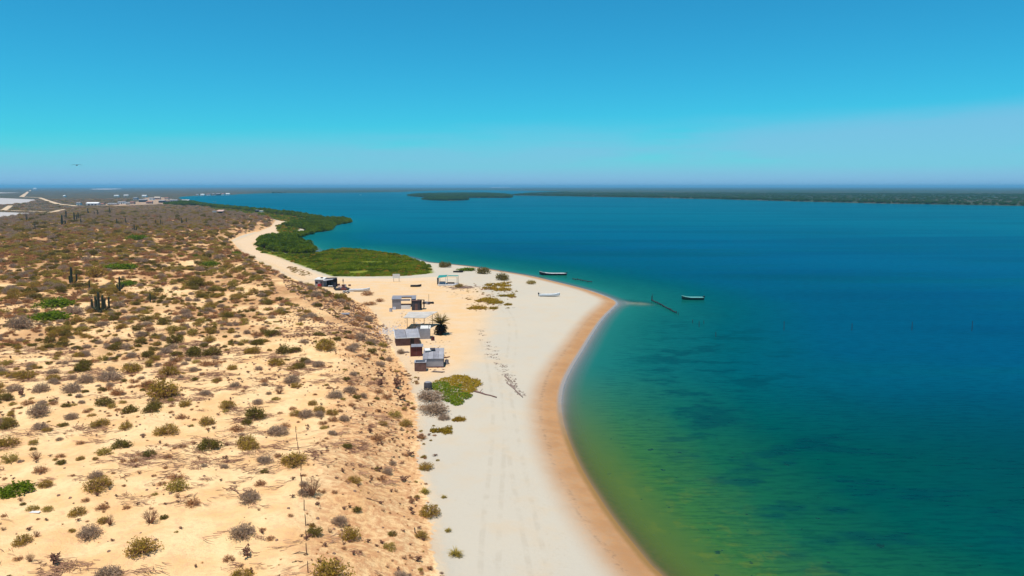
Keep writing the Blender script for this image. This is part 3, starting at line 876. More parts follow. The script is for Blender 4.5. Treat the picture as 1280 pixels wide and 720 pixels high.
cx_, cy_, cr_ = [], [], []
for d0, d1, rad in ((46, 95, .62), (95, 130, .75), (130, 175, .85), (175, 240, .95), (240, 340, 1.15), (340, 500, 1.4), (500, 800, 1.7), (800, 1300, 2.2), (1300, 2400, 3.6)):
    area = math.radians(56) * (d1 * d1 - d0 * d0) / 2
    n = int(area * 1.15 / (math.pi * rad * rad))
    x, y = sector(n, d0, d1, -50, 6)
    rr = rad * np.clip(rng.lognormal(-.12, .42, n), .35, 1.9)
    keep = rng.random(n) < scrub_cover(x, y)
    cx_.append(x[keep]); cy_.append(y[keep]); cr_.append(rr[keep])
x, y, rr = np.concatenate(cx_), np.concatenate(cy_), np.concatenate(cr_)
f = fields(x, y)
ok = (f['dune'] > np.where(np.hypot(x, y) > 900, -1e9, 1.5)) & (f['coast'] > 6)
ok &= a_road(f, x, y) < -rr * .6
ok &= (a_max(SALT)(f, x, y) < 0) & (sd_poly(x, y, VILL) < -25) & (a_max(MANG + GREENF + [MARSH])(f, x, y) < 0)
edge = np.clip(f['dune'] / 60, 0, 1)
ok &= rng.random(len(x)) < (.35 + .65 * edge)
for (tx, ty, ts) in taken:
    ok &= (x - tx) ** 2 + (y - ty) ** 2 > (ts * .8 + rr * .8) ** 2
x, y, rr, z = x[ok], y[ok], rr[ok], f['z'][ok]
pxs, pys, zc = proj(x, y, z)
wpx = 2 * rr / zc * F
cn = fbm(x / 18, y / 18, 77, 2)
u = rng.random(len(x))
kn = ['olive', 'dark', 'grey', 'yellow', 'rust', 'brown', 'cholla', 'green']
prob_near = np.array([.24, .11, .17, .08, .25, .06, .08, .01]); prob_far = np.array([.29, .10, .07, .16, .33, .01, .0, .04])
prob_grey = np.array([.22, .12, .40, .05, .18, .02, .0, .01])
wfar = sstep(150, 300, np.hypot(x, y))[:, None]
pr = prob_near * (1 - wfar) + prob_far * wfar
gz = (sstep(450, 800, np.hypot(x, y)) * .75)[:, None]
pr = pr * (1 - gz) + prob_grey * gz
cum = np.cumsum(pr, 1); cum /= cum[:, -1:]
uu = np.clip(.55 * u + .45 * np.clip((cn - .2) / .6, 0, 1), 0, .9999)
kidx = (uu[:, None] > cum).sum(1)
inview = (pxs > -10) & (pxs < 1290) & (pys < 735) & (pys > 230)
order = np.argsort(-np.where(inview, wpx, 0))
NIND = 300 - len(HAND)
top = set(order[:NIND].tolist())
for i in order[:NIND]:
    k = kn[kidx[i]]; s = float(rr[i])
    indiv.append((float(x[i]), float(y[i]), float(z[i]) - .04, s, s * float(rng.uniform(.75, 1.1)) * (.7 if k == 'green' else 1), float(rng.uniform(0, 6.28)), k,
                  int(rng.integers(len(KINDS[k]))), float(pxs[i]), float(pys[i]), float(wpx[i])))
rest = np.array([i for i in range(len(x)) if i not in top and kn[kidx[i]] != 'x'])
protos, start = [], {}
for k in kn:
    start[k] = len(protos)
    for (a, b_) in KINDS[k]: protos.append(joined('plant_' + k, (a, b_)))
cnt = np.array([len(KINDS[k]) for k in kn]); st0 = np.array([start[k] for k in kn])
pick = st0[kidx[rest]] + (rng.random(len(rest)) * cnt[kidx[rest]]).astype(int)
scatter('scrub_thicket', np.stack([x[rest], y[rest], z[rest] - .04], 1), rng.uniform(0, 6.28, len(rest)), rr[rest],
        rr[rest] * rng.uniform(.65, 1.05, len(rest)) * np.where(np.hypot(x[rest], y[rest]) > 1000, .38, 1), pick, protos, 'low olive and grey desert scrub covering the flat land to the horizon', 'scrub')

# ---- individual plants as things, each with its own label
NAME = dict(olive='desert_shrub', dark='dense_shrub', grey='dry_shrub', yellow='grassy_shrub', rust='brown_shrub', brown='bare_bush', green='green_bush', cholla='cholla_cactus')
LOOK = dict(olive='olive shrub', dark='dark green shrub', grey='grey twiggy shrub', yellow='yellowish shrub', rust='rusty brown shrub', brown='bare spindly bush',
            green='bright green bush', cholla='dark branching cholla')
def row(py, px):
    if px > 545 and py < 372: return 'beside the sandy point'
    if py > 640: return 'along the bottom edge'
    if py > 560: return 'on bare near sand'
    if py > 500: return 'level with the beach mat'
    if py > 455: return 'level with the open tank'
    if py > 405: return 'level with the palm'
    if py > 365: return 'level with the block house'
    return 'up by the fishing camp'
def colm(px, py):
    if px > 515: return 'on the beach side'
    if px > 440: return 'on the dune face'
    if px > 330: return 'on the dune crest'
    if px > 220: return 'mid-left'
    if px > 110: return 'left'
    return 'far left'
lab = {}
for n_, it in enumerate(indiv):
    key = ('large' if it[10] > 27 else 'medium' if it[10] > 15 else 'small', it[6], colm(it[8], it[9]), row(it[9], it[8]))
    lab.setdefault(key, []).append((it[8], n_))
ORD = ['leftmost', 'second from left', 'third from left', 'fourth from left', 'fifth from left', 'sixth from left', 'seventh from left', 'eighth from left', 'ninth from left', 'tenth from left', 'eleventh from left', 'twelfth from left']
labels = {}
for (sz, kd, cc, rw), lst in lab.items():
    lst.sort()
    for q, (_, n_) in enumerate(lst):
        base = '%s %s %s, %s' % (sz, LOOK[kd], cc, rw)
        if len(lst) == 1: labels[n_] = base
        elif q == len(lst) - 1: labels[n_] = 'rightmost %s' % base
        else: labels[n_] = '%s %s' % (ORD[min(q, 11)], base)
for n_, (X, Y, Z, s, hz, rz, kd, v, px, py, w) in enumerate(indiv):
    t = thing(NAME[kd], (X, Y, Z), labels[n_], 'cactus' if kd == 'cholla' else 'bush' if kd in ('brown', 'green') else 'shrub',
              {'cholla': 'cholla cacti on the dune', 'brown': 'bare bushes on the dune', 'green': 'green bushes among the scrub'}.get(kd, 'shrubs scattered over the dune'), rz, (s, s, hz))
    a, b_ = KINDS[kd][v]
    child('stem' if kd == 'cholla' else 'stems', a, t); child('joints' if kd == 'cholla' else 'foliage', b_, t)

# ------------------------------------------------------------------ mangroves, marsh, far shores (stuff)
def in_polys(polys, per, big=1.0, pad=0.0):
    xs, ys = [], []
    for p in polys:
        lo_, hi_ = p.min(0), p.max(0); n = int((hi_ - lo_).prod() * per) + 1
        X = rng.uniform(lo_[0], hi_[0], n); Y = rng.uniform(lo_[1], hi_[1], n)
        k = sd_poly(X, Y, p) > pad
        xs.append(X[k]); ys.append(Y[k])
    return np.concatenate(xs), np.concatenate(ys)

def mangrove_geo(seed):
    r = random.Random(seed); fo = MB(); st = MB()
    for k in range(7):
        a = r.uniform(0, 6.28); q = r.uniform(.1, .5)
        st.tube([(math.cos(a) * .5, math.sin(a) * .5, -.3), (math.cos(a) * .2, math.sin(a) * .2, .4), (math.cos(a) * q, math.sin(a) * q, .95)], [.035, .045, .02], 4, False)
    lobes = [(rnd_dir(r, (-.1, .95)), r.uniform(.3, .5)) for _ in range(13)]
    pts = []
    for _ in range(620):
        c, w = r.choice(lobes); d = rnd_dir(r, (-.7, 1))
        p = Vector((c.x * .62, c.y * .62, .55 + c.z * .5)) + d * w * r.uniform(.75, 1)
        if p.z > .05: pts.append(p)
    leaf_quads(fo, pts, r, .12, .25)
    return st, fo
mang_protos = []
for k in range(4):
    a, b_ = mangrove_geo(300 + k)
    mang_protos.append(joined('mangrove', (a.mesh('roots', 'twig_dark'), b_.mesh('crown', 'leaf_mangrove'))))
far_protos = []
for k in range(3):
    a, b_ = mangrove_geo(310 + k)
    far_protos.append(joined('far_mangrove', (a.mesh('roots', 'twig_dark'), b_.mesh('crown', 'leaf_far'))))
def put(name, X, Y, rad, hgt, meshes, label, cat, zoff=-.05):
    fz = fields(X, Y)['z']
    n = len(X)
    scatter(name, np.stack([X, Y, np.maximum(fz, -.3) + zoff], 1), rng.uniform(0, 6.28, n), rad, hgt, rng.integers(0, len(meshes), n), meshes, label, cat)
X, Y = in_polys(MANG, .15); n = len(X)
s_ = rng.uniform(1.5, 2.9, n); d_ = np.hypot(X, Y); s_ = np.where(d_ > 900, s_ * 1.3, s_)
put('mangrove_thicket', X, Y, s_, s_ * rng.uniform(.75, 1.15, n), mang_protos, 'dense green mangrove thicket along the inner bay shore', 'mangroves')
X, Y = in_polys([ISLE_A, ISLE_B], .016); n = len(X); s_ = rng.uniform(4, 7, n)
put('island_mangroves', X, Y, s_, s_ * rng.uniform(.5, .75, n), far_protos, 'dark green mangroves covering the low islands out in the bay', 'mangroves')

def marsh_geo(seed):
    r = random.Random(seed); fo = MB()
    pts = []
    for _ in range(260):
        d = rnd_dir(r, (0, 1)); q = r.uniform(.55, 1)
        pts.append((d.x * q, d.y * q, .05 + d.z * q * .8))
    leaf_quads(fo, pts, r, .15, .2)
    return fo
marsh_m = [joined('marsh_plant', (marsh_geo(330 + k).mesh('clump', 'leaf_marsh'),)) for k in range(3)] + [joined('marsh_plant', (marsh_geo(340).mesh('clump', 'leaf_mangrove'),)), joined('marsh_plant', (marsh_geo(341).mesh('clump', 'leaf_matgold'),))]
X, Y = in_polys([MARSH], .85); n = len(X)
md = sd_poly(X, Y, MARSH)
keepm = (rng.random(n) < np.clip(.35 + md / 12, .35, 1)) & (fbm(X / 16, Y / 16, 91, 3) > .30)
X, Y, md = X[keepm], Y[keepm], md[keepm]; n = len(X)
inn = fbm(X / 20, Y / 20, 95, 3)
kd = np.where(rng.random(n) < sstep(4, 18, md) * .55 * (inn > .45), 3, np.where(rng.random(n) < .12, 4, rng.integers(0, 3, n)))
s_ = rng.uniform(.6, 1.35, n)
fz = fields(X, Y)['z']
scatter('marsh_plants', np.stack([X, Y, fz - .05], 1), rng.uniform(0, 6.28, n), s_, s_ * rng.uniform(.5, 1.0, n), kd, marsh_m, 'low green salt marsh plants filling the flat behind the camp', 'marsh plants')
X, Y = in_polys(GREENF, .12); n = len(X); s_ = rng.uniform(1.0, 2.2, n)
put('meadow_plants', X, Y, s_, s_ * rng.uniform(.4, .9, n), marsh_m, 'green marsh plants beside the mangrove point', 'marsh plants')

# far shore across the bay: a dark hem of mangroves, then thinning scrub
x, y = sector(60000, 1150, 4200, -18, 48)
f = fields(x, y); c = f['coast']
far_ok = (c > 1) & (f['isle'] < 0) & ((x > 60) | (y > 2100)) & (rng.random(len(x)) < np.where(c < 45, 1.0, .25)) & (a_max(SALT)(f, x, y) < 0)
x, y, c = x[far_ok], y[far_ok], c[far_ok]; n = len(x)
s_ = rng.uniform(3.0, 6.0, n)
put('far_shore_scrub', x, y, s_, s_ * np.where(c < 45, .75, .38), far_protos, 'dark hem of mangrove and scrub along the shore across the bay', 'scrub')

# ------------------------------------------------------------------ fallen twigs, tufts, stones on the dune
def sticks_geo(seed, n):
    r = random.Random(seed); st = MB()
    a0 = r.uniform(-.5, .5)
    for k in range(n):
        c = Vector((r.gauss(0, .7), r.gauss(0, .45), .05 + .10 * r.random())); a = a0 + r.gauss(0, .45); L = r.uniform(.25, .75)
        d = Vector((math.cos(a), math.sin(a), r.uniform(-.05, .1)))
        b_ = Vector((-d.y, d.x, 0)) * r.uniform(-.12, .12)
        st.tube([c - d * L, c + b_, c + d * L], [.03, .032, .014], 3, False)
        if r.random() < .5:
            st.tube([c + b_, c + d * L * .6 + Vector((-d.y, d.x, .1)) * r.choice((-1, 1)) * .25], [.02, .01], 3, False)
    return st
twig_m = [sticks_geo(400 + k, 5 + 4 * k).mesh('sticks', 'twig_dark' if k % 2 else 'twig') for k in range(5)]
N_ = 5200
x, y = sector(N_, 50, 170, -46, 4)
f = fields(x, y)
pk = fbm(x / 9, y / 9, 140, 2)
ok = (f['dune'] > 4) & (rng.random(N_) < sstep(.48, .66, pk) * .8 + .015)
x, y, z = x[ok], y[ok], f['z'][ok]; n = len(x)
s_ = rng.uniform(.55, 1.3, n)
scatter('fallen_twigs', np.stack([x, y, z - .02], 1), rng.normal(0, .35, n), s_, s_, rng.integers(0, 5, n), twig_m, 'dead grey brown sticks lying strewn over the near sand', 'twigs')

tuft_m = [tuft_geo(420 + k, 34, .55, .6).mesh('dry_tuft', 'leaf_rust' if k else 'leaf_yellow') for k in range(3)]
small_m = [joined('seedling', KINDS['rust'][0]), joined('seedling', KINDS['cholla'][1]), joined('seedling', KINDS['brown'][0]), joined('seedling', KINDS['cholla'][0])]
N_ = 40000
x, y = sector(N_, 46, 270, -46, 4)
f = fields(x, y)
pk = fbm(x / 7, y / 7, 150, 3)
px_, py_, _z = proj(x, y, f['z'])
rub = ((px_ > 350) & (px_ < 490) & (py_ > 375) & (py_ < 430))
ok = (f['dune'] > .8) & (rng.random(N_) < np.clip(sstep(.42, .68, pk) * .55 + .05 + .65 * (f['dune'] < 13) + .5 * rub, 0, 1) * np.interp(np.hypot(x, y), [50, 110, 200, 270], [.45, .6, 1, 1])) & (a_road(f, x, y) < -.3)
x, y, z = x[ok], y[ok], f['z'][ok]; n = len(x)
s_ = rng.uniform(.14, .42, n)
scatter('dry_tufts', np.stack([x, y, z - .02], 1), rng.uniform(0, 6.28, n), s_, s_ * rng.uniform(.7, 1.2, n), rng.integers(0, 7, n), tuft_m + small_m, 'small dry tufts and seedlings dotted over the dune sand', 'tufts')

def stone_geo(seed):
    r = random.Random(seed); m_ = MB(); vs = []
    for k in range(2):
        for i in range(6):
            a = i * math.pi / 3 + r.uniform(-.2, .2); q = (1.0 if k == 0 else .62) * r.uniform(.75, 1.1)
            vs.append((q * math.cos(a), q * math.sin(a), -.2 if k == 0 else r.uniform(.4, .65)))
    return m_.add(vs, [tuple(range(6, 12))] + [(i, (i + 1) % 6, 6 + (i + 1) % 6, 6 + i) for i in range(6)])
stone_b = [stone_geo(430 + k).mesh('stone', 'stone_brown') for k in range(3)]
N_ = 9000
x, y = sector(N_, 50, 260, -44, 2)
f = fields(x, y); px_, py_, _z = proj(x, y, f['z'])
rub = ((px_ > 345) & (px_ < 492) & (py_ > 372) & (py_ < 430))
ok = (f['dune'] > 0) & (rng.random(N_) < .10 + .55 * rub)
x, y, z = x[ok], y[ok], f['z'][ok]; n = len(x)
s_ = rng.uniform(.08, .22, n)
scatter('dune_stones', np.stack([x, y, z], 1), rng.uniform(0, 6.28, n), s_, s_, rng.integers(0, 3, n), stone_b, 'small brown stones scattered on the sandy slope', 'stones')
SLOPE = ps((335, 352), (362, 348), (430, 370), (470, 384), (488, 405), (492, 425), (440, 425), (390, 405), (345, 380), z=3.5)
X, Y = in_polys([SLOPE], 2.2); n = len(X); s_ = rng.uniform(.12, .42, n)
kk = (fbm(X / 5, Y / 5, 180, 2) > .40) & (a_road(None, X, Y) < 0)
X, Y, s_ = X[kk], Y[kk], s_[kk]
put('slope_litter', X, Y, s_, s_ * .8, stone_b + [joined('seedling', KINDS['rust'][1]), joined('seedling', KINDS['rust'][2]), joined('seedling', KINDS['grey'][1])], 'reddish stones and dry stubble littering the slope above the huts', 'litter', -.02)
N_ = 5000
x, y = sector(N_, 55, 150, -14, 4)
f = fields(x, y)
ok = (f['dune'] > -2.6) & (f['dune'] < 2.5) & (fbm(x / 4, y / 4, 230, 2) > .50) & (rng.random(N_) < np.where(f['dune'] < -1, .18, .5))
x, y, z = x[ok], y[ok], f['z'][ok]; n = len(x); s_ = rng.uniform(.15, .55, n)
scatter('slope_foot_plants', np.stack([x, y, z - .02], 1), rng.uniform(0, 6.28, n), s_, s_ * rng.uniform(.6, 1, n), rng.integers(0, 6, n), [joined('seedling', KINDS[k][1]) for k in ('olive', 'rust', 'yellow', 'grey', 'cholla', 'rust')], 'small olive and rusty plants straggling along the foot of the dune', 'plants')
# pale rubble behind the long shed
g = G(487, 414); n = 150
x = g.x + rng.normal(0, 1.8, n); y = g.y + rng.normal(0, 3.2, n); s_ = rng.uniform(.12, .34, n)
put('rubble_heap', x, y, s_, s_, [stone_geo(440 + k).mesh('rubble', 'stone_pale') for k in range(3)], 'pale grey rubble heaped behind the long brown shed', 'rubble', 0)
YARD = ps((484, 392), (505, 388), (548, 392), (566, 420), (564, 440), (556, 462), (520, 468), (508, 446), (488, 420))
X, Y = in_polys([YARD], .55); n = len(X); s_ = rng.uniform(.08, .30, n)
kk = fbm(X / 4, Y / 6, 210, 2) > .42
put('yard_litter', X[kk], Y[kk], s_[kk], s_[kk] * .7, stone_b + [stone_geo(445).mesh('rubble', 'stone_pale'), sticks_geo(446, 4).mesh('sticks', 'twig'), joined('seedling', KINDS['rust'][1])], 'broken stones and sticks littering the yard round the huts', 'litter', -.01)
# wrack lines and beach litter
wr = [MB() for _ in range(3)]
for k, m_ in enumerate(wr):
    r = random.Random(450 + k)
    for j in range(7): m_.box((r.gauss(0, .5), r.gauss(0, .25), .03), (r.uniform(.1, .5), r.uniform(.06, .16), .06), r.uniform(-1, 1))
wm = [m_.mesh('wrack', 'wrack') for m_ in wr]
xs, ys, ss_ = [], [], []
for (a, b_, c_, d2, n) in ((598, 409, 622, 458, 26), (622, 455, 650, 492, 40), (600, 412, 610, 440, 8), (560, 365, 640, 385, 26), (620, 440, 660, 500, 14), (545, 355, 590, 362, 40)):
    for j in range(n):
        t = R.random(); q = G(a + (c_ - a) * t + R.gauss(0, 3), b_ + (d2 - b_) * t + R.gauss(0, 1.6)); xs.append(q.x); ys.append(q.y); ss_.append(R.uniform(.25, .9))
put('beach_wrack', np.array(xs), np.array(ys), np.array(ss_), np.array(ss_), wm, 'brown dried weed and litter strewn on the pale beach', 'wrack', 0)

PT = ps((572, 360), (596, 352), (640, 352), (648, 368), (640, 384), (600, 392), (580, 380))
X, Y = in_polys([PT], .7); n = len(X); s_ = rng.uniform(.2, .65, n)
kk = fbm(X / 5, Y / 9, 190, 3) > .52
X2, Y2 = in_polys([ps((357, 333), (372, 334.5), (393, 344), (380, 345.5), (364, 340))], .5); n2 = len(X2); s2 = rng.uniform(.35, .8, n2)
put('roadside_scrub', X2, Y2, s2, s2 * .5, [joined('seedling', KINDS['rust'][0]), joined('seedling', KINDS['olive'][2]), joined('seedling', KINDS['yellow'][0])], 'low brown scrub in the fork of the sandy track', 'scrub', -.02)
put('point_tufts', X[kk], Y[kk], s_[kk], s_[kk] * .7, tuft_m + [joined('seedling', KINDS['yellow'][1]), joined('seedling', KINDS['rust'][2])], 'small golden and reddish tufts dotted over the sandy point', 'tufts', -.02)
# ------------------------------------------------------------------ creeping mats and tufts on the beach
def mat(px, py, w, hpx, kind, label, group='creeping mats on the beach', rz=None):
    g = G(px, py); s = w * mpp(g.y, g.z) / 2 * 1.05
    dep = hpx * (g.y ** 2 / ((HC - g.z) * F)) / 2
    t = thing('creeping_plant', (g.x, g.y, g.z + .01), label, 'creeper', group, 0, (s, dep * 1.05, 2.6))
    a, b_ = R.choice(KINDS[kind]); child('runners', a, t); child('leaves', b_, t)
    return t
def oval_patch(px, py, w, hpx, lobes, label):
    """one oval creeper: golden older growth behind, green runners in front"""
    g = G(px, py); k = mpp(g.y, g.z); kd = g.y ** 2 / ((HC - g.z) * F); r = random.Random(77)
    t = thing('creeping_plant', g, label, 'creeper', 'creeping mats on the beach')
    gold, green, run = [], [], MB()
    for _ in range(26000):
        ax, ay = r.uniform(-w, w), r.uniform(-hpx, hpx)      # pixels about the centre, y up
        a = math.atan2(ay * w, ax * hpx); e = 1 + .07 * math.sin(5 * a) + .05 * math.sin(11 * a + 1) + r.uniform(-.06, .03)
        ins = (ax / (w / 2)) ** 2 + (ay / (hpx / 2)) ** 2 < e * e
        lob = any((ax - i) ** 2 / (c * c) + (ay - j) ** 2 / (d * d) < 1 + r.uniform(-.25, .1) for i, j, c, d in lobes)
        if not (ins or lob): continue
        n_ = float(fbm(np.array([ax / 6 + 40]), np.array([ay / 3 + 40]), 5, 3)[0])
        if n_ < .27 and r.random() < .7: continue
        p = (ax * k, ay * kd, .03 + .10 * r.random() ** 2 + (.03 if lob else 0))
        (green if (lob and r.random() < .9) or (n_ > .66 and ay < 2) else gold).append(p)
    for nm, pts, mt in (('golden_leaves', gold, 'leaf_matgold'), ('green_leaves', green, 'leaf_green')):
        m_ = MB(); leaf_quads(m_, pts, r, .17, 1.6); m_.build(nm, mt, t)
    for _ in range(30):
        a = r.uniform(0, 6.28); q = r.uniform(.2, .5)
        run.tube([(q * w * .5 * k * math.cos(a), q * hpx * .5 * kd * math.sin(a), .03), (1.1 * w * .5 * k * math.cos(a + .1), 1.1 * hpx * .5 * kd * math.sin(a + .1), .03)], [.03, .012], 3, False)
    run.build('runners', 'twig', t)
oval_patch(571, 481, 60, 26, [(-20, -2, 13, 6.5), (-6, -8, 14, 6), (-2, -16, 12, 5.5), (6, -21, 8, 4), (12, -14, 10, 4)], 'large oval golden mat with bright green lobes right of the dark barrel')
mat(572, 525, 20, 7, 'mat', 'small golden mat just right of the lowest grey shrub on the beach')
mat(551, 539, 30, 10, 'mat', 'golden green mat on the beach below the grey shrubs')
for (px, py, w, h_, lb) in ((621, 356, 34, 7, 'golden mat nearest the round dark bush on the sandy point'), (626, 362, 26, 6, 'wide thin golden mat in the middle of the point'),
                            (633, 370, 22, 4, 'low green mat nearest the beached white boat'), (606, 375, 34, 8, 'large brownish mat left of centre on the point'),
                            (594, 385, 30, 6, 'golden mat nearest the palm on the sandy flat'), (634, 381, 12, 3, 'smallest mat alone on the right of the point'),
                            (617, 378, 24, 6, 'reddish mat at the front of the point'), (612, 360, 20, 5, 'narrow mat behind the others on the point'), (616, 386, 14, 3, 'thin low mat in front of the reddish mat')):
    mat(px, py, w, h_, 'mat', lb)
for (px, py, w, lb) in ((570, 694, 27, 'bright yellow green tuft alone on the white beach at the bottom'), (555, 622, 11, 'small brown tuft alone on the white beach below the slope'),
                        (560, 664, 14, 'ragged dry tuft above the bright green tuft on the beach'), (531, 616, 20, 'straggly yellow grass at the slope foot above the olive shrub')):
    g = G(px, py); s = w * mpp(g.y, g.z) / 1.3
    t = thing('grass_tuft', g, lb, 'grass tuft', 'grass tufts on the beach', R.uniform(0, 6), (s, s, s * .6))
    child('blades', R.choice(KINDS['tuft'])[1], t)
    child('leaves', KINDS['yellow'][0][1], t).scale = (.55, .55, .35)

# ------------------------------------------------------------------ column cacti
def cardon(px, py, hpx, arms, label):
    g = G(px, py); h = hpx * mpp(g.y, g.z); r = random.Random(int(px * 7 + py))
    t = thing('column_cactus', (g.x, g.y, g.z - .1), label, 'cactus', 'tall column cacti in the scrub', r.uniform(-.4, .4))
    w = max(.18, h * .062)
    def ribbed(pts, rad):
        m_ = MB(); n = 12
        m_.tube(pts, rad, n)
        v = m_.v
        for i in range(len(pts)):
            c = Vector(pts[i])
            for k in range(0, n, 2):
                p = Vector(v[i * n + k]); v[i * n + k] = tuple(c + (p - c) * .78)
        return m_
    ribbed([(0, 0, -.2), (0, 0, h * .5), (.02 * h, 0, h * .9), (.02 * h, 0, h * .98), (.02 * h, 0, h)], [w, w * 1.08, w * .95, w * .6, .02]).build('trunk', 'cactus_skin', t)
    for k in range(arms):
        sd = -1 if k % 2 else 1; b_ = h * r.uniform(.06, .2); o = h * (.07 + .095 * (k // 2 + (1 if arms < 4 else .5))) * sd; top_ = h * r.uniform(.6, .97) * (.75 if arms < 4 else 1); yy = h * r.uniform(-.18, .18)
        ribbed([(0, 0, b_), (o * .6, yy * .6, b_ + h * .03), (o, yy, b_ + h * .14), (o * 1.03, yy, top_ * .93), (o * 1.03, yy, top_ * .98), (o * 1.03, yy, top_)], [w * .6, w * .75, w * .8, w * .72, w * .45, .02]).build('arm', 'cactus_skin', t)
cardon(90, 357, 24, 2, 'black looking column cactus with one tall stem and two short arms')
cardon(124, 391, 27, 7, 'wide candelabra cactus with many upright stems, nearest to the viewer')
cardon(150, 364, 19, 3, 'cactus clump right of the wide candelabra cactus, half hidden by green bushes')
cardon(112, 362, 13, 0, 'single thin cactus stem between the two largest cacti')
cardon(188, 378, 12, 0, 'short cactus stem right of the candelabra cactus by the sand')
FARC = sorted([(78, 283, 15, 2), (83, 275, 12, 2), (93, 277, 12, 1), (98, 275, 10, 2), (101, 281, 8, 1), (110, 268, 8, 1), (118, 270, 6, 0), (122, 270, 8, 1), (137, 267, 8, 1), (157, 280, 8, 1),
               (168, 290, 10, 3), (146, 281, 8, 1), (195, 282, 8, 1), (201, 282, 8, 1), (227, 281, 9, 1), (233, 280, 8, 1), (33, 276, 8, 1), (44, 287, 8, 0)])
NTH = ['leftmost', 'second', 'third', 'fourth', 'fifth', 'sixth', 'seventh', 'eighth', 'ninth', 'tenth', 'eleventh', 'twelfth', 'thirteenth', 'fourteenth', 'fifteenth', 'sixteenth', 'seventeenth', 'rightmost']
for k, (px, py, h_, a_) in enumerate(FARC):
    cardon(px, py, h_, a_, '%s of the small dark distant cacti on the far scrub, counted from the left' % NTH[k])

# ------------------------------------------------------------------ palm
g = G(551, 418); u_ = mpp(g.y, g.z)
palm = thing('fan_palm', g, 'short bushy palm with a skirt of dead fronds beside the huts', 'palm')
MB().tube([(0, 0, -.2), (.03, 0, 1.2), (0, .02, 2.7)], [.28, .24, .18], 8).build('trunk', 'palm_trunk', palm)
r = random.Random(9)
def frond(az, el, L, droop, wd):
    m_ = MB(); pts = []
    for k in range(8):
        t = k / 7; e = el - droop * t * t
        p = pts[-1] + Vector((math.cos(e), 0, math.sin(e))) * L / 7 if pts else Vector((0, 0, 0))
        pts.append(p)
    m_.tube(pts, [.035 * (1 - .85 * k / 7) for k in range(8)], 3, False)
    for k in range(1, 8):
        for j in range(3):
            p = pts[k - 1].lerp(pts[k], (j + 1) / 3); t = (k - 1 + (j + 1) / 3) / 7
            ll = wd * math.sin(math.pi * min(1, .25 + .72 * t)) + .12
            for sd in (-1, 1):
                d = Vector((.55, sd * .8, -.18)).normalized() * ll; q = Vector((.05, 0, .02))
                m_.add([p - q, p + q, p + d * .6 + q * .6, p + d], [(0, 1, 2, 3)])
    rot = Matrix.Rotation(az, 4, 'Z')
    m_.v = [tuple(rot @ Vector(v)) for v in m_.v]
    return m_
for k in range(40):
    el = r.uniform(.35, 1.5); frond(k * 2.4 + r.uniform(-.3, .3), el, r.uniform(2.3, 3.1), r.uniform(.2, .9), .38).build('frond', 'palm_leaf', palm, loc=(0, 0, 2.6))
for k in range(80):
    el = r.uniform(-1.2, .1); frond(k * 2.4 + r.uniform(-.3, .3), el, r.uniform(1.5, 2.1), r.uniform(.3, .9), .7).build('dead_frond', 'palm_dead', palm, loc=(0, 0, r.uniform(1.0, 2.6)))

# ------------------------------------------------------------------ fence running up the dune
fl = [G(385, 716), G(384, 694), G(383, 676), G(382, 657), G(380, 638), G(378, 620), G(377, 603), G(376, 588), G(374, 574), G(373, 562), G(371, 551), G(370, 541)]
fence = thing('wire_fence', fl[0], 'thin wire fence on rough stick posts running up the sand', 'fence')
r = random.Random(3); tops = []
for k, p in enumerate(fl):
    q = p - fl[0]; h = r.uniform(.95, 1.15) * (1 if k < 9 else .85); lx = r.uniform(-.09, .07)
    MB().tube([q + Vector((0, 0, -.15)), q + Vector((lx * .5 + r.uniform(-.03, .03), 0, h * .5)), q + Vector((lx, r.uniform(-.05, .05), h))], [.05, .045, .032], 5).build('post', 'twig_dark', fence)
    tops.append((q, lx, h))
for hh in (.35, .9):
    MB().tube([q + Vector((lx * hh, 0, h * hh)) for q, lx, h in tops], .004, 3, False).build('wire', 'dark_wood', fence)
q = tops[1][0]
MB().tube([q + Vector((.05, 0, .15)), q + Vector((-.7, .1, .25)), q + Vector((-1.4, -.15, .1))], [.035, .04, .02], 4).build('brace', 'dark_wood', fence)

# ------------------------------------------------------------------ driftwood on the beach
def log(px0, py0, px1, py1, rad, label, mat_='drift_wood', kinks=3, branch=True):
    a, b_ = G(px0, py0), G(px1, py1); t = thing('driftwood_log', a, label, 'driftwood', 'driftwood on the beach')
    r = random.Random(int(px0)); d = b_ - a; pts = []
    for k in range(kinks + 2):
        s = k / (kinks + 1); pts.append(d * s + Vector((r.uniform(-.12, .12), r.uniform(-.2, .2), rad * .6 + r.uniform(0, .06))))
    MB().tube(pts, [rad * (1 - .45 * k / (kinks + 1)) for k in range(kinks + 2)], 6).build('stem', mat_, t)
    if branch:
        MB().tube([pts[1], pts[1] + Vector((.35, .5, .35)), pts[1] + Vector((.5, .9, .4))], [rad * .5, rad * .4, rad * .2], 4).build('branch', mat_, t)
log(594, 490, 620, 497, .16, 'long bleached driftwood pole beside the bright green mat', 'brown_board')
log(634, 479, 650, 493, .12, 'upper of two parallel logs lying on the open beach')
log(638, 481, 653, 497, .14, 'lower of two parallel logs lying on the open beach')
log(630, 470, 640, 477, .12, 'short log at the head of the two parallel logs', kinks=1)
log(517, 662, 526, 675, .05, 'thin curved dead branch at the foot of the slope', 'dark_wood', branch=False)
log(457, 624, 480, 628, .06, 'dead forked branch lying on the dune crest', 'twig', branch=True)
log(366, 704, 380, 701, .04, 'crooked stick lying left of the fence at the bottom', 'dark_wood', branch=False)

# ------------------------------------------------------------------ huts and sheds
def local(t, px, py, z):
    a = P(px, py, z); return Vector((a[0] - t.location.x, a[1] - t.location.y, z - t.location.z))

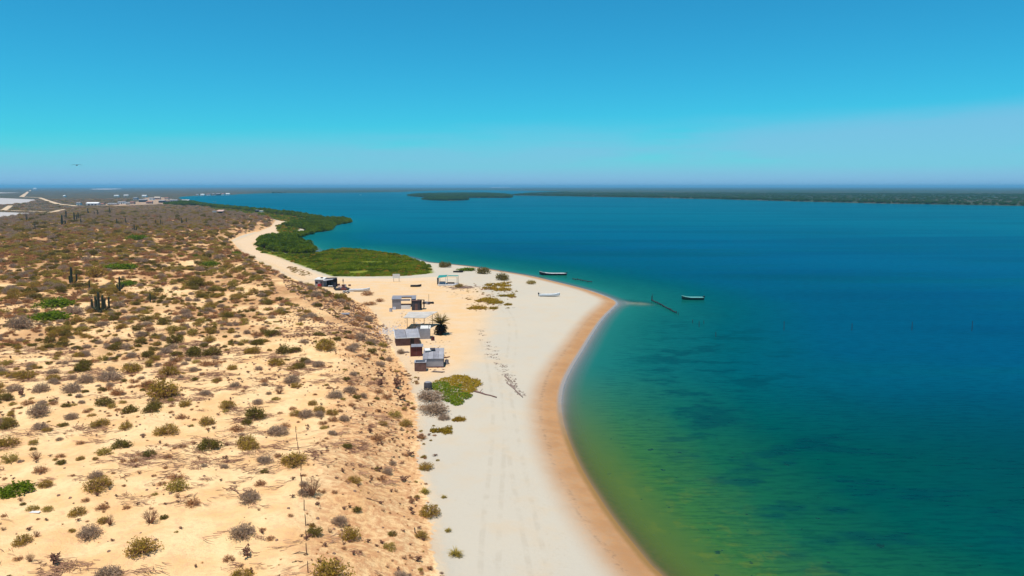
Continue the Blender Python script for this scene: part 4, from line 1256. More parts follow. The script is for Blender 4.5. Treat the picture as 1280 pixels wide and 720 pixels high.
# unfinished block house
g = G(505, 386.5); u_ = mpp(g.y, g.z)
h = thing('block_house', g, 'unfinished grey block house with a wide opening and a white sill wall', 'house', rz=.10)
w, d, ht = 29 * u_, 5.0, 2.9
m_ = MB(); m_.box((-w / 2 + 1.25, 0.1, ht / 2), (2.5, .2, ht)); m_.box((w / 2 - .5, 0.1, ht / 2), (1.0, .2, ht)); m_.box((.5, .1, ht - .25), (w - 4.0, .2, .5)); m_.build('front_wall', 'sheet_grey', h)
m_ = MB(); m_.box((.55, .08, .55), (w - 3.9, .16, 1.1)); m_.build('sill_wall', 'plaster_white', h)
m_ = MB(); m_.box((-w / 2 + .1, d / 2 + .1, ht / 2), (.2, d - .3, ht)); m_.box((w / 2 - .1, d / 2 + .1, ht / 2), (.2, d - .3, ht)); m_.build('side_wall', 'block_grey', h)
m_ = MB(); m_.box((-w / 2 + 1.1, d, ht / 2), (2.2, .2, ht)); m_.box((w / 2 - .7, d, ht / 2), (1.4, .2, ht)); m_.box((.4, d, .4), (w - 3.6, .2, .8)); m_.box((.4, d, ht - .2), (w - 3.6, .2, .4)); m_.build('back_wall', 'wall_pink', h)
MB().sheet([(-w / 2 - .15, -.2, ht + .05), (-w / 2 + 2.6, -.2, ht + .05), (-w / 2 + 2.6, d + .2, ht + .32), (-w / 2 - .15, d + .2, ht + .32)], .05, 9).build('roof_sheet', 'sheet_grey', h)
MB().sheet([(-w / 2 + 2.66, d - 1.9, ht + .21), (w / 2 + .1, d - 1.9, ht + .21), (w / 2 + .1, d + .2, ht + .32), (-w / 2 + 2.66, d + .2, ht + .32)], .05, 12).build('roof_sheet', 'sheet_grey', h)
MB().sheet([(w / 2 - 1.2, -.2, ht + .05), (w / 2 + .1, -.2, ht + .05), (w / 2 + .1, d - 1.96, ht + .2), (w / 2 - 1.2, d - 1.96, ht + .2)], .05, 5).build('roof_sheet', 'sheet_grey', h)
MB().box((-w / 2 + .6, -.35, .35), (.9, .06, .9), 0, tilt=(-.5, 0)).build('leaning_board', 'sheet_pale', h)
# dark latrine shed
g = G(520, 388); u_ = mpp(g.y, g.z)
h = thing('dark_shed', g, 'narrow dark grey shed standing right of the block house', 'shed', rz=.05)
w, d, ht = 10.5 * u_, 2.0, 2.75
for sx_ in (-1, 1): MB().box((sx_ * (w / 2 - .05), d / 2 + .06, ht / 2), (.1, d - .1, ht)).build('side_wall', 'dark_grey', h)
MB().box((0, .05, ht / 2), (w, .1, ht)).build('front_wall', 'dark_grey', h)
MB().box((0, d, ht / 2 - .1), (w - .24, .1, ht - .2)).build('back_wall', 'dark_grey', h)
MB().slab([(-w / 2 - .1, -.15, ht + .06), (w / 2 + .1, -.15, ht + .06), (w / 2 + .1, d + .15, ht - .1), (-w / 2 - .1, d + .15, ht - .1)], .06).build('roof', 'brown_board', h)
MB().box((.1, -.02, .95), (.75, .04, 1.85)).build('door', 'brown_board', h)
g = G(526, 387); u_ = mpp(g.y, g.z)
h = thing('tarp_lean_to', g, 'black tarp lean-to hanging against the narrow dark shed', 'lean-to')
for (a, b_) in ((-.75, 0), (.75, 0), (-.75, 1.6), (.75, 1.6)): MB().tube([(a, b_, -.1), (a, b_, 2.5 if b_ else 2.9)], .05, 5).build('post', 'dark_wood', h)
MB().slab([(-.95, -.2, 2.98), (.95, -.2, 2.92), (1.05, 1.8, 2.45), (-1.0, 1.8, 2.55)], .04).build('tarp_roof', 'black_sheet', h)
MB().slab([(-.9, -.1, .25), (.3, -.1, .1), (.35, -.12, 2.9), (-.92, -.12, 2.9)], .03).build('tarp_side', 'black_sheet', h)
MB().slab([(.86, 0, .4), (.92, 1.7, .5), (.88, 1.7, 2.4), (.86, 0, 2.85)], .03).build('tarp_side', 'black_sheet', h)
# dark skiff and gear right of it
g = G(535, 380)
h = thing('gear_pile', g, 'low heap of dark nets and crates right of the black lean-to', 'pile')
r = random.Random(5)
for k in range(7): MB().box((r.uniform(-1.3, 1.3), r.uniform(-.8, .8), .28), (r.uniform(.5, .9), r.uniform(.4, .8), r.uniform(.45, .7)), r.uniform(0, 1), .9).build('crate', ('dark_grey', 'black_sheet', 'sheet_grey', 'hull_green')[k % 4], h)
MB().tube([(.2, .2, 0), (.25, .2, 2.9)], .05, 5).build('pole', 'dark_wood', h)

# white shade roof on posts
g = G(523, 411); u_ = mpp(g.y, g.z)
h = thing('shade_roof', g, 'flat white shade roof on thin posts above the long shed', 'shelter')
zt = g.z + 3.0
q = [local(h, *c, zt) for c in ((504, 397), (531, 397.6), (547, 390.6), (511, 390.8))]
q[2].z += .25; q[3].z += .2
MB().sheet(q, .05, 16, .03).build('roof', 'cloth_pale', h)
for (a, b_, pt) in ((.16, .06, .0), (.46, .06, 0), (.92, .08, 0), (.2, .92, 1), (.85, .92, 1)):
    p0 = q[0].lerp(q[1], a).lerp(q[3].lerp(q[2], a), b_)
    MB().tube([(p0.x, p0.y, -.3), (p0.x, p0.y, p0.z - .1)], .07, 6).build('post', 'grey_wood', h)
for b_ in (.06, .92):
    e0, e1 = q[0].lerp(q[3], b_), q[1].lerp(q[2], b_)
    MB().tube([e0 - Vector((0, 0, .14)), e1 - Vector((0, 0, .14))], .05, 5).build('beam', 'grey_wood', h)

# long shed with brown front wall
g = G(510, 432); u_ = mpp(g.y, g.z)
h = thing('long_shed', g, 'long shed with grey sheet roof and a brown front wall', 'shed')
A = [local(h, *c, g.z) for c in ((495, 434), (524.5, 429.5))]
ang = math.atan2(A[1].y - A[0].y, A[1].x - A[0].x); ang = .22
w = (A[1] - A[0]).length; w = 29.5 * u_; d, h1, h2 = 4.6, 1.75, 2.7
h.rotation_euler = (0, 0, ang)
MB().box((0, .06, h1 / 2), (w, .12, h1)).build('front_wall', 'brown_board', h)
MB().box((0, d, h2 / 2 - .05), (w, .12, h2 - .1)).build('back_wall', 'brown_board', h)
for sd in (-1, 1):
    x0 = sd * (w / 2 - .06)
    MB().add([(x0 - .06, .13, 0), (x0 + .06, .13, 0), (x0 + .06, d - .07, 0), (x0 - .06, d - .07, 0), (x0 - .06, .13, h1), (x0 + .06, .13, h1), (x0 + .06, d - .07, h2 - .1), (x0 - .06, d - .07, h2 - .1)],
             [(0, 3, 2, 1), (4, 5, 6, 7), (0, 1, 5, 4), (1, 2, 6, 5), (2, 3, 7, 6), (3, 0, 4, 7)]).build('side_wall', 'brown_board', h)
def rp(xx, yy, up=0): return (xx, yy, h1 + .05 + (h2 - h1) * yy / d + up)
for (a, b_, mt) in ((-w / 2 - .1, -w / 2 + w * .44, 'sheet_grey'), (-w / 2 + w * .455, w / 2 + .1, 'sheet_pale')):
    MB().sheet([rp(a, -.2), rp(b_, -.2), rp(b_, d + .2), rp(a, d + .2)], .04, 8).build('roof_sheet', mt, h)
MB().box((0, -.24, h1 + .03), (w + .25, .07, .14)).build('fascia', 'plaster_white', h)
MB().box((-w / 2 - .15, d / 2, (h1 + h2) / 2 + .08), (.07, d + .3, .14), 0, tilt=(math.atan2(h2 - h1, d), 0)).build('fascia', 'plaster_white', h)
MB().box((w * .18, -.02, .8), (.8, .04, 1.6)).build('door', 'dark_wood', h)
# pale block room to its right
g = G(529, 424); u_ = mpp(g.y, g.z)
h = thing('block_room', g, 'small pale grey block room behind the long shed, near the palm', 'hut', rz=.08)
w, d, ht = 17 * u_, 3.0, 2.3
m_ = MB(); m_.box((0, .08, ht / 2), (w, .16, ht)); m_.build('front_wall', 'sheet_pale', h)
for sd in (-1, 1): MB().box((sd * (w / 2 - .08), d / 2 + .08, ht / 2), (.16, d - .16, ht)).build('side_wall', 'sheet_pale', h)
MB().box((0, d, ht / 2), (w - .34, .16, ht)).build('back_wall', 'sheet_pale', h)
MB().sheet([(-w / 2 + .9, .5, ht + .06), (w / 2 + .12, .5, ht + .06), (w / 2 + .12, d + .15, ht + .3), (-w / 2 + .9, d + .15, ht + .3)], .05, 8).build('roof', 'cloth_white', h)
for (a, b_) in ((-w / 2 + .25, .3), (-w / 2 + .7, .6), (w / 2 - .3, .35), (w / 2 - .2, 2.0)): MB().tube([(a, b_, ht - .1), (a, b_, ht + 1.2)], .05, 5).build('post', 'grey_wood', h)

# maroon shed
g = G(520.5, 445.5); u_ = mpp(g.y, g.z)
h = thing('maroon_shed', g, 'small dark maroon shed between the long shed and the pale hut', 'shed', rz=.12)
w, d, ht = 15 * u_, 1.7, 2.0
MB().box((-w / 4 - .01, .05, ht / 2), (w / 2 - .04, .1, ht)).build('front_panel', 'maroon_board', h); MB().box((w / 4 + .01, .05, ht / 2), (w / 2 - .04, .1, ht)).build('front_panel', 'maroon_board', h)
MB().box((0, .03, ht / 2), (.07, .12, ht + .02)).build('corner_post', 'brown_board', h)
for sd in (-1, 1): MB().box((sd * (w / 2 - .05), d / 2 + .06, ht / 2), (.1, d - .1, ht)).build('side_wall', 'maroon_board', h)
MB().box((0, d, ht / 2), (w - .22, .1, ht)).build('back_wall', 'maroon_board', h)
MB().sheet([(-w / 2 + .2, -.2, ht + .06), (w / 2 + .2, -.2, ht + .06), (w / 2 + .2, d + .2, ht + .2), (-w / 2 + .2, d + .2, ht + .2)], .04, 7).build('roof', 'sheet_grey', h)

# pale steep-roofed hut
g = G(541.5, 459.5); u_ = mpp(g.y, g.z)
h = thing('pale_hut', g, 'largest pale grey hut with a steep sheet roof, nearest the beach', 'hut', rz=.05)
w, d, h1, h2 = 25.5 * u_, 3.6, 1.75, 3.0
MB().box((0, .05, h1 / 2), (w, .1, h1)).build('front_wall', 'sheet_pale', h)
MB().box((0, d, h2 / 2 - .05), (w, .1, h2 - .1)).build('back_wall', 'brown_board', h)
for sd in (-1, 1):
    x0 = sd * (w / 2 - .06)
    MB().add([(x0 - .06, .11, 0), (x0 + .06, .11, 0), (x0 + .06, d - .06, 0), (x0 - .06, d - .06, 0), (x0 - .06, .11, h1), (x0 + .06, .11, h1), (x0 + .06, d - .06, h2 - .1), (x0 - .06, d - .06, h2 - .1)],
             [(0, 3, 2, 1), (4, 5, 6, 7), (0, 1, 5, 4), (1, 2, 6, 5), (2, 3, 7, 6), (3, 0, 4, 7)]).build('side_wall', 'brown_board', h)
for k in range(4):
    a, b_ = -w / 2 - .05 + (w + .1) * k / 4 + .02, -w / 2 - .05 + (w + .1) * (k + 1) / 4 - .01
    MB().sheet([(a, -.12, h1 + .04), (b_, -.12, h1 + .04), (b_, d + .15, h2 + .04), (a, d + .15, h2 + .04)], .04, 4, .02).build('roof_sheet', 'sheet_pale' if k % 2 else 'sheet_grey', h)
MB().box((-w * .30, d * .72, h2 - .05), (1.2, .9, .22), .3, tilt=(math.atan2(h2 - h1, d), 0)).build('folded_tarp', 'cloth_white', h)
MB().box((-w * .06, d * .78, h2 + .02), (1.0, .7, .2), .1, tilt=(math.atan2(h2 - h1, d), 0)).build('folded_tarp', 'dark_grey', h)
MB().box((0, .02, .1), (w + .1, .16, .2)).build('base_board', 'maroon_board', h)
MB().tube([(w / 2 + .05, 1.9, h1 + .4), (w / 2 + .7, 1.5, .9), (w / 2 + 1.2, 1.3, .3)], .04, 4).build('guy_rope', 'dark_wood', h)
log(555, 447.5, 562, 446.5, .14, 'short dark red log lying right of the pale hut', 'maroon_board', 1, False)

# open concrete tank
g = G(525.5, 464.5); u_ = mpp(g.y, g.z)
h = thing('concrete_tank', g, 'open topped square concrete tank in front of the pale hut', 'tank', rz=.08)
w, d, ht = 14.5 * u_, 2.0, 1.7
for (n_, c_, sz) in (('front_wall', (0, .09, ht / 2), (w, .18, ht)), ('back_wall', (0, d - .09, ht / 2), (w, .18, ht)), ('side_wall', (-w / 2 + .09, d / 2, ht / 2), (.18, d - .37, ht)), ('side_wall', (w / 2 - .09, d / 2, ht / 2), (.18, d - .37, ht))):
    MB().box(c_, sz).build(n_, 'brown_board' if n_ == 'front_wall' else 'block_grey', h)
MB().box((0, d / 2, .3), (w - .38, d - .38, .5)).build('bottom', 'black_sheet', h)
for (c_, sz) in (((0, .08, ht + .05), (w + .1, .26, .1)), ((0, d - .08, ht + .05), (w + .1, .26, .1)), ((-w / 2 + .08, d / 2, ht + .05), (.26, d - .44, .1)), ((w / 2 - .08, d / 2, ht + .05), (.26, d - .44, .1))):
    MB().box(c_, sz).build('rim', 'sheet_pale', h)
# dark cistern by the shrubs
g = G(535, 487); u_ = mpp(g.y, g.z)
h = thing('water_barrel', g, 'dark upright barrel with pale lid behind the rusty shrub', 'barrel')
w = 10 * u_ / 2
m_ = MB(); m_.tube([(0, 0, -.05), (0, 0, .1), (0, 0, .5), (0, 0, .55), (0, 0, .6), (0, 0, 1.2), (0, 0, 1.3)], [w * .95, w, w, w * 1.05, w, w, w * .8], 14); m_.build('body', 'dark_grey', h, True)
MB().tube([(0, 0, 1.3), (0, 0, 1.36), (0, 0, 1.42)], [w * .78, w * .78, w * .5], 14).build('lid', 'sheet_grey', h)
MB().tube([(w * .75, -.5, .35), (w * .75, -.75, .35)], .04, 6).build('tap', 'rubber', h)
# sheet lying on the slope
g = G(430, 393)
h = thing('metal_sheet', g, 'bent grey metal sheet lying on the stony slope above the huts', 'metal sheet')
MB().sheet([(-1.4, -.7, .12), (1.4, -.9, .2), (1.3, .9, .3), (-1.2, .9, .25)], .05, 7, .05).build('sheet', 'sheet_grey', h)
MB().box((.1, -.5, .08), (2.3, .2, .16)).build('batten', 'dark_wood', h)
g = G(43, 641)
h = thing('plastic_scrap', g, 'small white scrap lying on bare sand at the far left', 'litter')
MB().slab([(-.5, -.1, .05), (.5, -.15, .06), (.55, .15, .12), (-.35, .2, .1)], .02).build('scrap', 'cloth_white', h)

def drum(px, py, rad, ht_, mt, label):
    g = G(px, py); t = thing('oil_drum', g, label, 'drum', 'drums round the huts')
    MB().tube([(0, 0, 0), (0, 0, .04), (0, 0, ht_ * .33), (0, 0, ht_ * .36), (0, 0, ht_ * .39), (0, 0, ht_ * .66), (0, 0, ht_ * .69), (0, 0, ht_ * .72), (0, 0, ht_)], [rad * .94, rad, rad, rad * 1.05, rad, rad, rad * 1.05, rad, rad], 12).build('body', mt, t)
    MB().tube([(0, 0, ht_ - .03), (0, 0, ht_ + .012)], [rad * .88, rad * .88], 12).build('lid', 'dark_grey', t)
drum(488.5, 389.5, .42, .95, 'wall_blue', 'bluish drum at the left corner of the block house')
drum(541, 425.5, .40, .9, 'maroon_board', 'dark red drum between the block room and the palm')
drum(558.5, 455, .38, .85, 'sheet_grey', 'grey drum right of the pale hut on the beach side')
def planks(px, py, n_, L, label, rz):
    g = G(px, py); t = thing('plank_stack', g, label, 'planks', 'planks round the huts', rz); r = random.Random(int(px))
    for k in range(n_): MB().box((r.uniform(-.2, .2), (k % 3 - 1) * .32 + r.uniform(-.05, .05), .05 + .09 * (k // 3)), (L * r.uniform(.8, 1), .24, .07), r.uniform(-.08, .08)).build('plank', ('drift_wood', 'grey_wood')[k % 2], t)
planks(505, 441, 6, 2.2, 'stack of weathered planks below the long brown shed', .3)
planks(547, 465, 5, 2.4, 'loose planks lying in front of the pale hut', -.2)
planks(549, 398, 5, 2.6, 'boards lying beside the white shade roof', .15)
# ------------------------------------------------------------------ fishing camp
g = G(399, 358.5); u_ = mpp(g.y, g.z)
h = thing('camp_shack', g, 'pale camp shack with white roof at the left of the camp', 'shack', rz=-.1)
w, d, ht = 11 * u_, 3.4, 2.5
MB().box((0, .06, ht / 2), (w, .12, ht)).build('front_wall', 'sheet_pale', h)
for sd in (-1, 1): MB().box((sd * (w / 2 - .06), d / 2 + .06, ht / 2), (.12, d - .14, ht)).build('side_wall', 'wall_blue', h)
MB().box((0, d, ht / 2), (w - .26, .12, ht)).build('back_wall', 'sheet_grey', h)
MB().sheet([(-w / 2 - .2, -.25, ht + .06), (w / 2 + .2, -.25, ht + .06), (w / 2 + .2, d + .25, ht + .45), (-w / 2 - .2, d + .25, ht + .45)], .05, 9).build('roof', 'cloth_white', h)
MB().box((w * .1, d * .6, ht + .45), (.9, .7, .3), .2, .8).build('roof_bundle', 'dark_grey', h)
MB().box((-w * .28, -.02, 1.45), (.8, .05, .7)).build('window', 'black_sheet', h)
MB().box((w * .28, -.02, .95), (.85, .05, 1.9)).build('door', 'dark_grey', h)
g = G(399.5, 359.5); u_ = mpp(g.y, g.z)
h = thing('plastic_drum', g, 'bright red drum standing in front of the pale camp shack', 'drum')
MB().tube([(0, 0, 0), (0, 0, .05), (0, 0, .4), (0, 0, .45), (0, 0, .85), (0, 0, .9), (0, 0, 1.25), (0, 0, 1.3)], [.6, .65, .65, .69, .69, .65, .65, .5], 12).build('body', 'red_paint', h)
MB().tube([(0, 0, 1.3), (0, 0, 1.38)], [.45, .42], 12).build('lid', 'maroon_board', h)
g = G(412, 359); u_ = mpp(g.y, g.z)
h = thing('awning_shelter', g, 'dark awning shelter with pale sheet on top beside the camp shack', 'shelter', rz=-.12)
w = 17 * u_
MB().sheet([(-w / 2, .3, 2.5), (w * .30, .1, 2.75), (w * .42, 2.6, 3.2), (-w / 2, 2.9, 2.9)], .05, 10).build('roof', 'dark_grey', h)
MB().sheet([(-w / 2 + .1, -.3, 2.2), (w * .28, -.5, 2.75), (w * .30, .2, 2.95), (-w / 2 + .1, .25, 2.62)], .05, 8).build('roof_edge', 'sheet_pale', h)
MB().slab([(w * .12, -.2, .1), (w / 2 + .1, -.35, .1), (w / 2 + .1, .15, 1.75), (w * .12, .25, 2.2)], .04).build('tarp_side', 'black_sheet', h)
MB().slab([(-w / 2 + .3, 2.7, .0), (w * .40, 2.5, .0), (w * .40, 2.5, 2.9), (-w / 2 + .3, 2.8, 2.6)], .04).build('tarp_back', 'black_sheet', h)
for (a, b_) in ((-w / 2 + .1, .1), (0, 0), (w * .28, 0), (w * .40, 2.4), (-w / 2 + .2, 2.6)): MB().tube([(a, b_, -.1), (a, b_, 2.45)], .06, 5).build('post', 'dark_wood', h)
g = G(413, 360)
h = thing('camp_table', g, 'white table standing in the shade of the dark awning', 'table')
MB().box((0, 0, .74), (1.5, .8, .06)).build('table_top', 'plaster_white', h)
for a in (-.65, .65):
    for b_ in (-.3, .3): MB().box((a, b_, .35), (.06, .06, .71)).build('leg', 'plaster_white', h)

def crate(px, py, sz, mt, label, rz=0.0):
    g = G(px, py); t = thing('fish_crate', g, label, 'crate', 'crates and gear at the camp', rz)
    a, b_, c_ = sz
    MB().box((0, 0, .03), (a, b_, .06)).build('bottom', mt, t)
    for sd in (-1, 1):
        MB().box((0, sd * (b_ / 2 - .02), c_ / 2 + .04), (a, .04, c_)).build('side', mt, t); MB().box((sd * (a / 2 - .02), 0, c_ / 2 + .04), (.04, b_ - .09, c_)).build('side', mt, t)
crate(423, 357, (1.2, .8, .6), 'brown_board', 'brown crate nearest the awning end', .2)
crate(418.5, 361.5, (.7, .6, .5), 'dark_grey', 'small dark crate on sand in front of the awning')
crate(437, 357.5, (.8, .6, .5), 'brown_board', 'brown crate standing behind the beached panga bow', .4)
crate(429, 359, (1.0, .9, .9), 'maroon_board', 'reddish crate among the dark gear beside the trailer', .3)
crate(431.5, 358.5, (.7, .7, .8), 'wall_blue', 'bluish crate among the dark gear beside the trailer', .1)
g = G(428.5, 362.5)
h = thing('net_heap', g, 'dark heap of fishing nets between the awning and the trailer', 'nets')
def heap(seed, rx, ry, hz_):
    r = random.Random(seed); m_ = MB(); n, k_ = 14, 5; vs = []
    for k in range(k_):
        t = k / (k_ - 1)
        for i in range(n):
            a = 2 * math.pi * i / n; q = math.cos(t * math.pi / 2 * .96) * (1 + .22 * r.uniform(-1, 1))
            vs.append((rx * q * math.cos(a), ry * q * math.sin(a), -.1 + hz_ * math.sin(t * math.pi / 2) * (1 + .2 * r.uniform(-1, 1))))
    fs = [(k * n + i, k * n + (i + 1) % n, (k + 1) * n + (i + 1) % n, (k + 1) * n + i) for k in range(k_ - 1) for i in range(n)] + [tuple((k_ - 1) * n + i for i in range(n))]
    return m_.add(vs, fs)
heap(1, 3.0, 1.6, 1.15).build('heap', 'black_sheet', h); heap(2, 1.2, .9, 1.0).build('bundle', 'maroon_board', h, loc=(.6, -.9, .1)); heap(3, 1.0, .9, 1.5).build('bundle', 'wall_pink', h, loc=(-.9, .3, .1))
for k in range(5): MB().tube([(k * .5 - 1.2, -.4, .7), (k * .5 - 1.1, -.45, .95), (k * .5 - 1.0, -.4, .7)], .09, 5).build('float', 'sheet_pale', h)

def trailer(px, py, label):
    g = G(px, py); t = thing('boat_trailer', g, label, 'trailer')
    m_ = MB()
    for yy in (-.55, .55): m_.box((0, yy, .62), (2.2, .1, .12))
    for xx in (-1.05, 0, 1.05): m_.box((xx, 0, .62), (.1, 1.0, .1))
    m_.build('frame', 'plaster_white', t)
    for xx in (-.6, .6):
        for yy in (-.72, .72):
            w_ = MB().tube([(xx, yy - .11, .42), (xx, yy + .11, .42)], .42, 14).build('wheel', 'rubber', t)
            MB().tube([(xx, yy - .125, .42), (xx, yy - .115, .42)], .2, 10).build('hub', 'plaster_white', w_)
    MB().box((1.7, 0, .58), (1.4, .1, .1)).build('drawbar', 'plaster_white', t)
    for xx in (-.6, .6): MB().box((xx, -.72, .92), (.95, .3, .06)).build('mudguard', 'plaster_white', t)
trailer(433, 366.5, 'small white framed trailer with black wheels in front of the camp')

# boats
def panga(px, py, L, rz, hull, inside, label, water_=False, motor=True, cover=False, group=None, beam=.125, h_=.105, trim='hull_white'):
    g = G(px, py) if not water_ else Vector((*P(px, py, 0), 0))
    t = thing('panga_boat', (g.x, g.y, -.18 if water_ else g.z + .02), label, 'boat', group, rz)
    n = 15; outer, inner = [], []
    for i in range(n):
        s = i / (n - 1)                                   # 0 stern, 1 bow
        b_ = L * beam * (1 - max(0, (s - .45) / .55) ** 2.3) * (.86 + .14 * min(1, s / .3)) + .02
        rise = L * .075 * max(0, (s - .5) / .5) ** 2
        keel = L * .045 * max(0, (s - .72) / .28) ** 1.8
        top_ = L * h_ + rise; x_ = (s - .5) * L
        outer.append([(x_, -b_, top_), (x_, -b_ * .93, keel + (top_ - keel) * .45), (x_, -b_ * .68, keel + .06 * L * .3), (x_, 0, keel), (x_, b_ * .68, keel + .06 * L * .3), (x_, b_ * .93, keel + (top_ - keel) * .45), (x_, b_, top_)])
        bi = max(.01, b_ - .07); fl_ = keel + .22
        inner.append([(x_, -bi, top_), (x_, -bi * .93, fl_ + (top_ - fl_) * .5), (x_, -bi * .72, fl_), (x_, 0, fl_), (x_, bi * .72, fl_), (x_, bi * .93, fl_ + (top_ - fl_) * .5), (x_, bi, top_)])
    def loft(rows, flip):
        m_ = MB(); k = len(rows[0]); vs = [p for r_ in rows for p in r_]
        fs = [(i * k + j, i * k + j + 1, (i + 1) * k + j + 1, (i + 1) * k + j) for i in range(len(rows) - 1) for j in range(k - 1)]
        fs.append(tuple(range(k))); 
        return m_.add(vs, [tuple(reversed(q)) for q in fs] if flip else fs)
    loft(outer, True).build('hull', hull, t)
    loft(inner, False).build('inner_shell', inside, t)
    gm = MB()
    for sd in (0, 6):
        pts = [((a[sd][0] + c[sd][0]) / 2, (a[sd][1] + c[sd][1]) / 2, a[sd][2] + .01) for a, c in zip(outer, inner)]
        gm.tube(pts, .065, 5)
    gm.build('gunwale', trim, t)
    MB().box((-L / 2 + .02, 0, L * h_ * .5 + .03), (.07, L * beam * 1.62, L * h_ * .92)).build('transom', hull, t)
    for s in (.2, .4, .6):
        i = int(s * (n - 1)); b_ = abs(inner[i][0][1])
        MB().box((inner[i][0][0], 0, outer[i][0][2] - .16), (.38, b_ * 1.9, .06)).build('thwart', trim, t)
    fd = MB(); k = int(.8 * (n - 1)); vs = []
    for i in range(k, n): vs += [(inner[i][0][0], inner[i][0][1], inner[i][0][2] - .03), (inner[i][6][0], inner[i][6][1], inner[i][6][2] - .03)]
    fd.add(vs, [(2 * j, 2 * j + 1, 2 * j + 3, 2 * j + 2)[::-1] for j in range(n - k - 1)]).build('foredeck', trim, t)
    if cover:
        cv = MB(); vs = []
        for i in range(1, k + 1): vs += [(inner[i][0][0], inner[i][0][1] * 1.04, inner[i][0][2] + .04), (inner[i][3][0], 0, inner[i][0][2] + .22), (inner[i][6][0], inner[i][6][1] * 1.04, inner[i][6][2] + .04)]
        fs = []
        for j in range(k - 1): fs += [(3 * j, 3 * j + 3, 3 * j + 4, 3 * j + 1), (3 * j + 1, 3 * j + 4, 3 * j + 5, 3 * j + 2)]
        cv.add(vs, fs).build('deck_cover', inside, t)
    if motor:
        mo = MB().box((-L / 2 - .22, 0, L * h_ + .28), (.5, .36, .48), 0, .8).build('outboard_motor', 'motor_black', t)
        MB().box((-L / 2 - .2, 0, L * h_ * .5 - .05), (.16, .12, L * h_ * 1.1)).build('shaft', 'motor_black', mo)
        MB().tube([(-L / 2 + .05, 0, L * h_ + .25), (-L / 2 + .6, .15, L * h_ + .38)], .03, 5).build('tiller', 'motor_black', mo)
    return t
panga(865.5, 374.5, 6.9, math.pi - .03, 'hull_green', 'deck_turq', 'dark green boat with turquoise inside, afloat alone on open water', True, trim='deck_turq', h_=.135, beam=.14)
panga(691, 344, 11.0, .02 + math.pi, 'hull_black', 'deck_grey', 'long black hulled boat with grey cover, moored off the point', True, True, True, beam=.075, h_=.085, trim='deck_grey')
panga(687, 370.5, 6.6, .03, 'hull_white', 'hull_white', 'white boat with motor pulled up on the pale point', False, True)
panga(449.5, 364.2, 6.8, .10, 'hull_white', 'hull_white', 'white boat resting on sand right of the camp', False, True, beam=.13)
panga(520, 358.5, 3.8, .1, 'hull_black', 'hull_black', 'small black skiff on the sand left of the green canopy', False, False, beam=.16, h_=.15, trim='motor_black')
panga(268, 252.6, 7.5, .1, 'hull_black', 'deck_grey', 'tiny dark boat afloat off the far settlement', True, False)
panga(573, 340.5, 4.2, -.1, 'hull_black', 'dark_wood', 'dark skiff lying below the bushes behind the green canopy', False, False, beam=.15, h_=.12, trim='dark_wood')
panga(450.5, 243.8, 9, .2, 'hull_white', 'deck_grey', 'faint white boat far across the bay', True, False)

# white board sign
g = G(495.5, 352); u_ = mpp(g.y, g.z)
h = thing('sign_board', g, 'blank white board on two posts at the marsh edge', 'sign')
MB().box((0, 0, 2.1), (9 * u_, .08, 1.5)).build('panel', 'cloth_white', h)
for sd in (-1, 1): MB().box((sd * 3.4 * u_, .09, 1.3), (.12, .1, 2.9)).build('post', 'grey_wood', h)
# canopy stall on a deck
g = G(560, 357); u_ = mpp(g.y, g.z)
h = thing('canopy_stall', g, 'beach stall with teal canopy on thin posts above a pale deck', 'stall', rz=-.04)
w, d = 25 * u_, 4.5
for k in range(9):
    MB().box((-w / 2 + (k + .5) * w / 9, d / 2 - .4, .42), (w / 9 - .04, d, .07)).build('deck_plank', 'deck_grey', h)
MB().box((0, -.42 - .1, .24), (w, .1, .34)).build('deck_skirt', 'plaster_white', h)
for (a, b_) in ((-w / 2 + .2, 0), (-w * .12, 0), (w / 2 - .3, 0), (-w / 2 + .2, d - .8), (-w * .1, d - .8), (w / 2 - .3, d - .8)):
    MB().tube([(a, b_, -.2), (a, b_, 3.05)], .07, 6).build('post', 'plaster_white' if a < 0 else 'grey_wood', h)
MB().slab([(-w / 2 - .2, -.4, 2.75), (-w * .08, -.3, 3.15), (-w * .08, d - .4, 3.35), (-w / 2 - .2, d - .4, 3.2)], .05).build('canopy', 'teal_cloth', h)
MB().slab([(-w * .05, d - 2.0, 3.1), (w / 2 - .2, d - 2.2, 3.15), (w / 2 - .2, d - .5, 3.2), (-w * .05, d - .4, 3.2)], .05).build('canopy', 'teal_cloth', h)
MB().tube([(-w * .1, 0, 3.08), (w / 2 - .3, 0, 3.08)], .06, 5).build('beam', 'teal_cloth', h)
MB().slab([(-w / 2 - .25, -.3, .3), (-w / 2 - .2, d - .5, .3), (-w / 2 - .2, d - .5, 3.0), (-w / 2 - .25, -.3, 2.7)], .04).build('side_curtain', 'dark_grey', h)
MB().box((-w * .3, d * .35, .85), (2.2, .7, .8)).build('counter', 'wall_blue', h)
MB().box((w * .12, d * .4, .7), (2.4, .8, .5)).build('bench', 'dark_wood', h)
g = G(578, 359.5)
h = thing('reed_pile', g, 'brown heap of dried palm thatch in front of the canopy stall', 'thatch')
r = random.Random(8)
m_ = MB()
for k in range(90):
    c_ = Vector((r.gauss(0, 2.6), r.gauss(0, 2.0), .1 + .12 * r.random())); a = r.gauss(0, .5); L = r.uniform(.4, 1.1); d_ = Vector((math.cos(a) * L, math.sin(a) * L, 0))
    m_.tube([c_ - d_, c_ + d_], [.07, .03], 3)
m_.build('thatch', 'wrack', h)

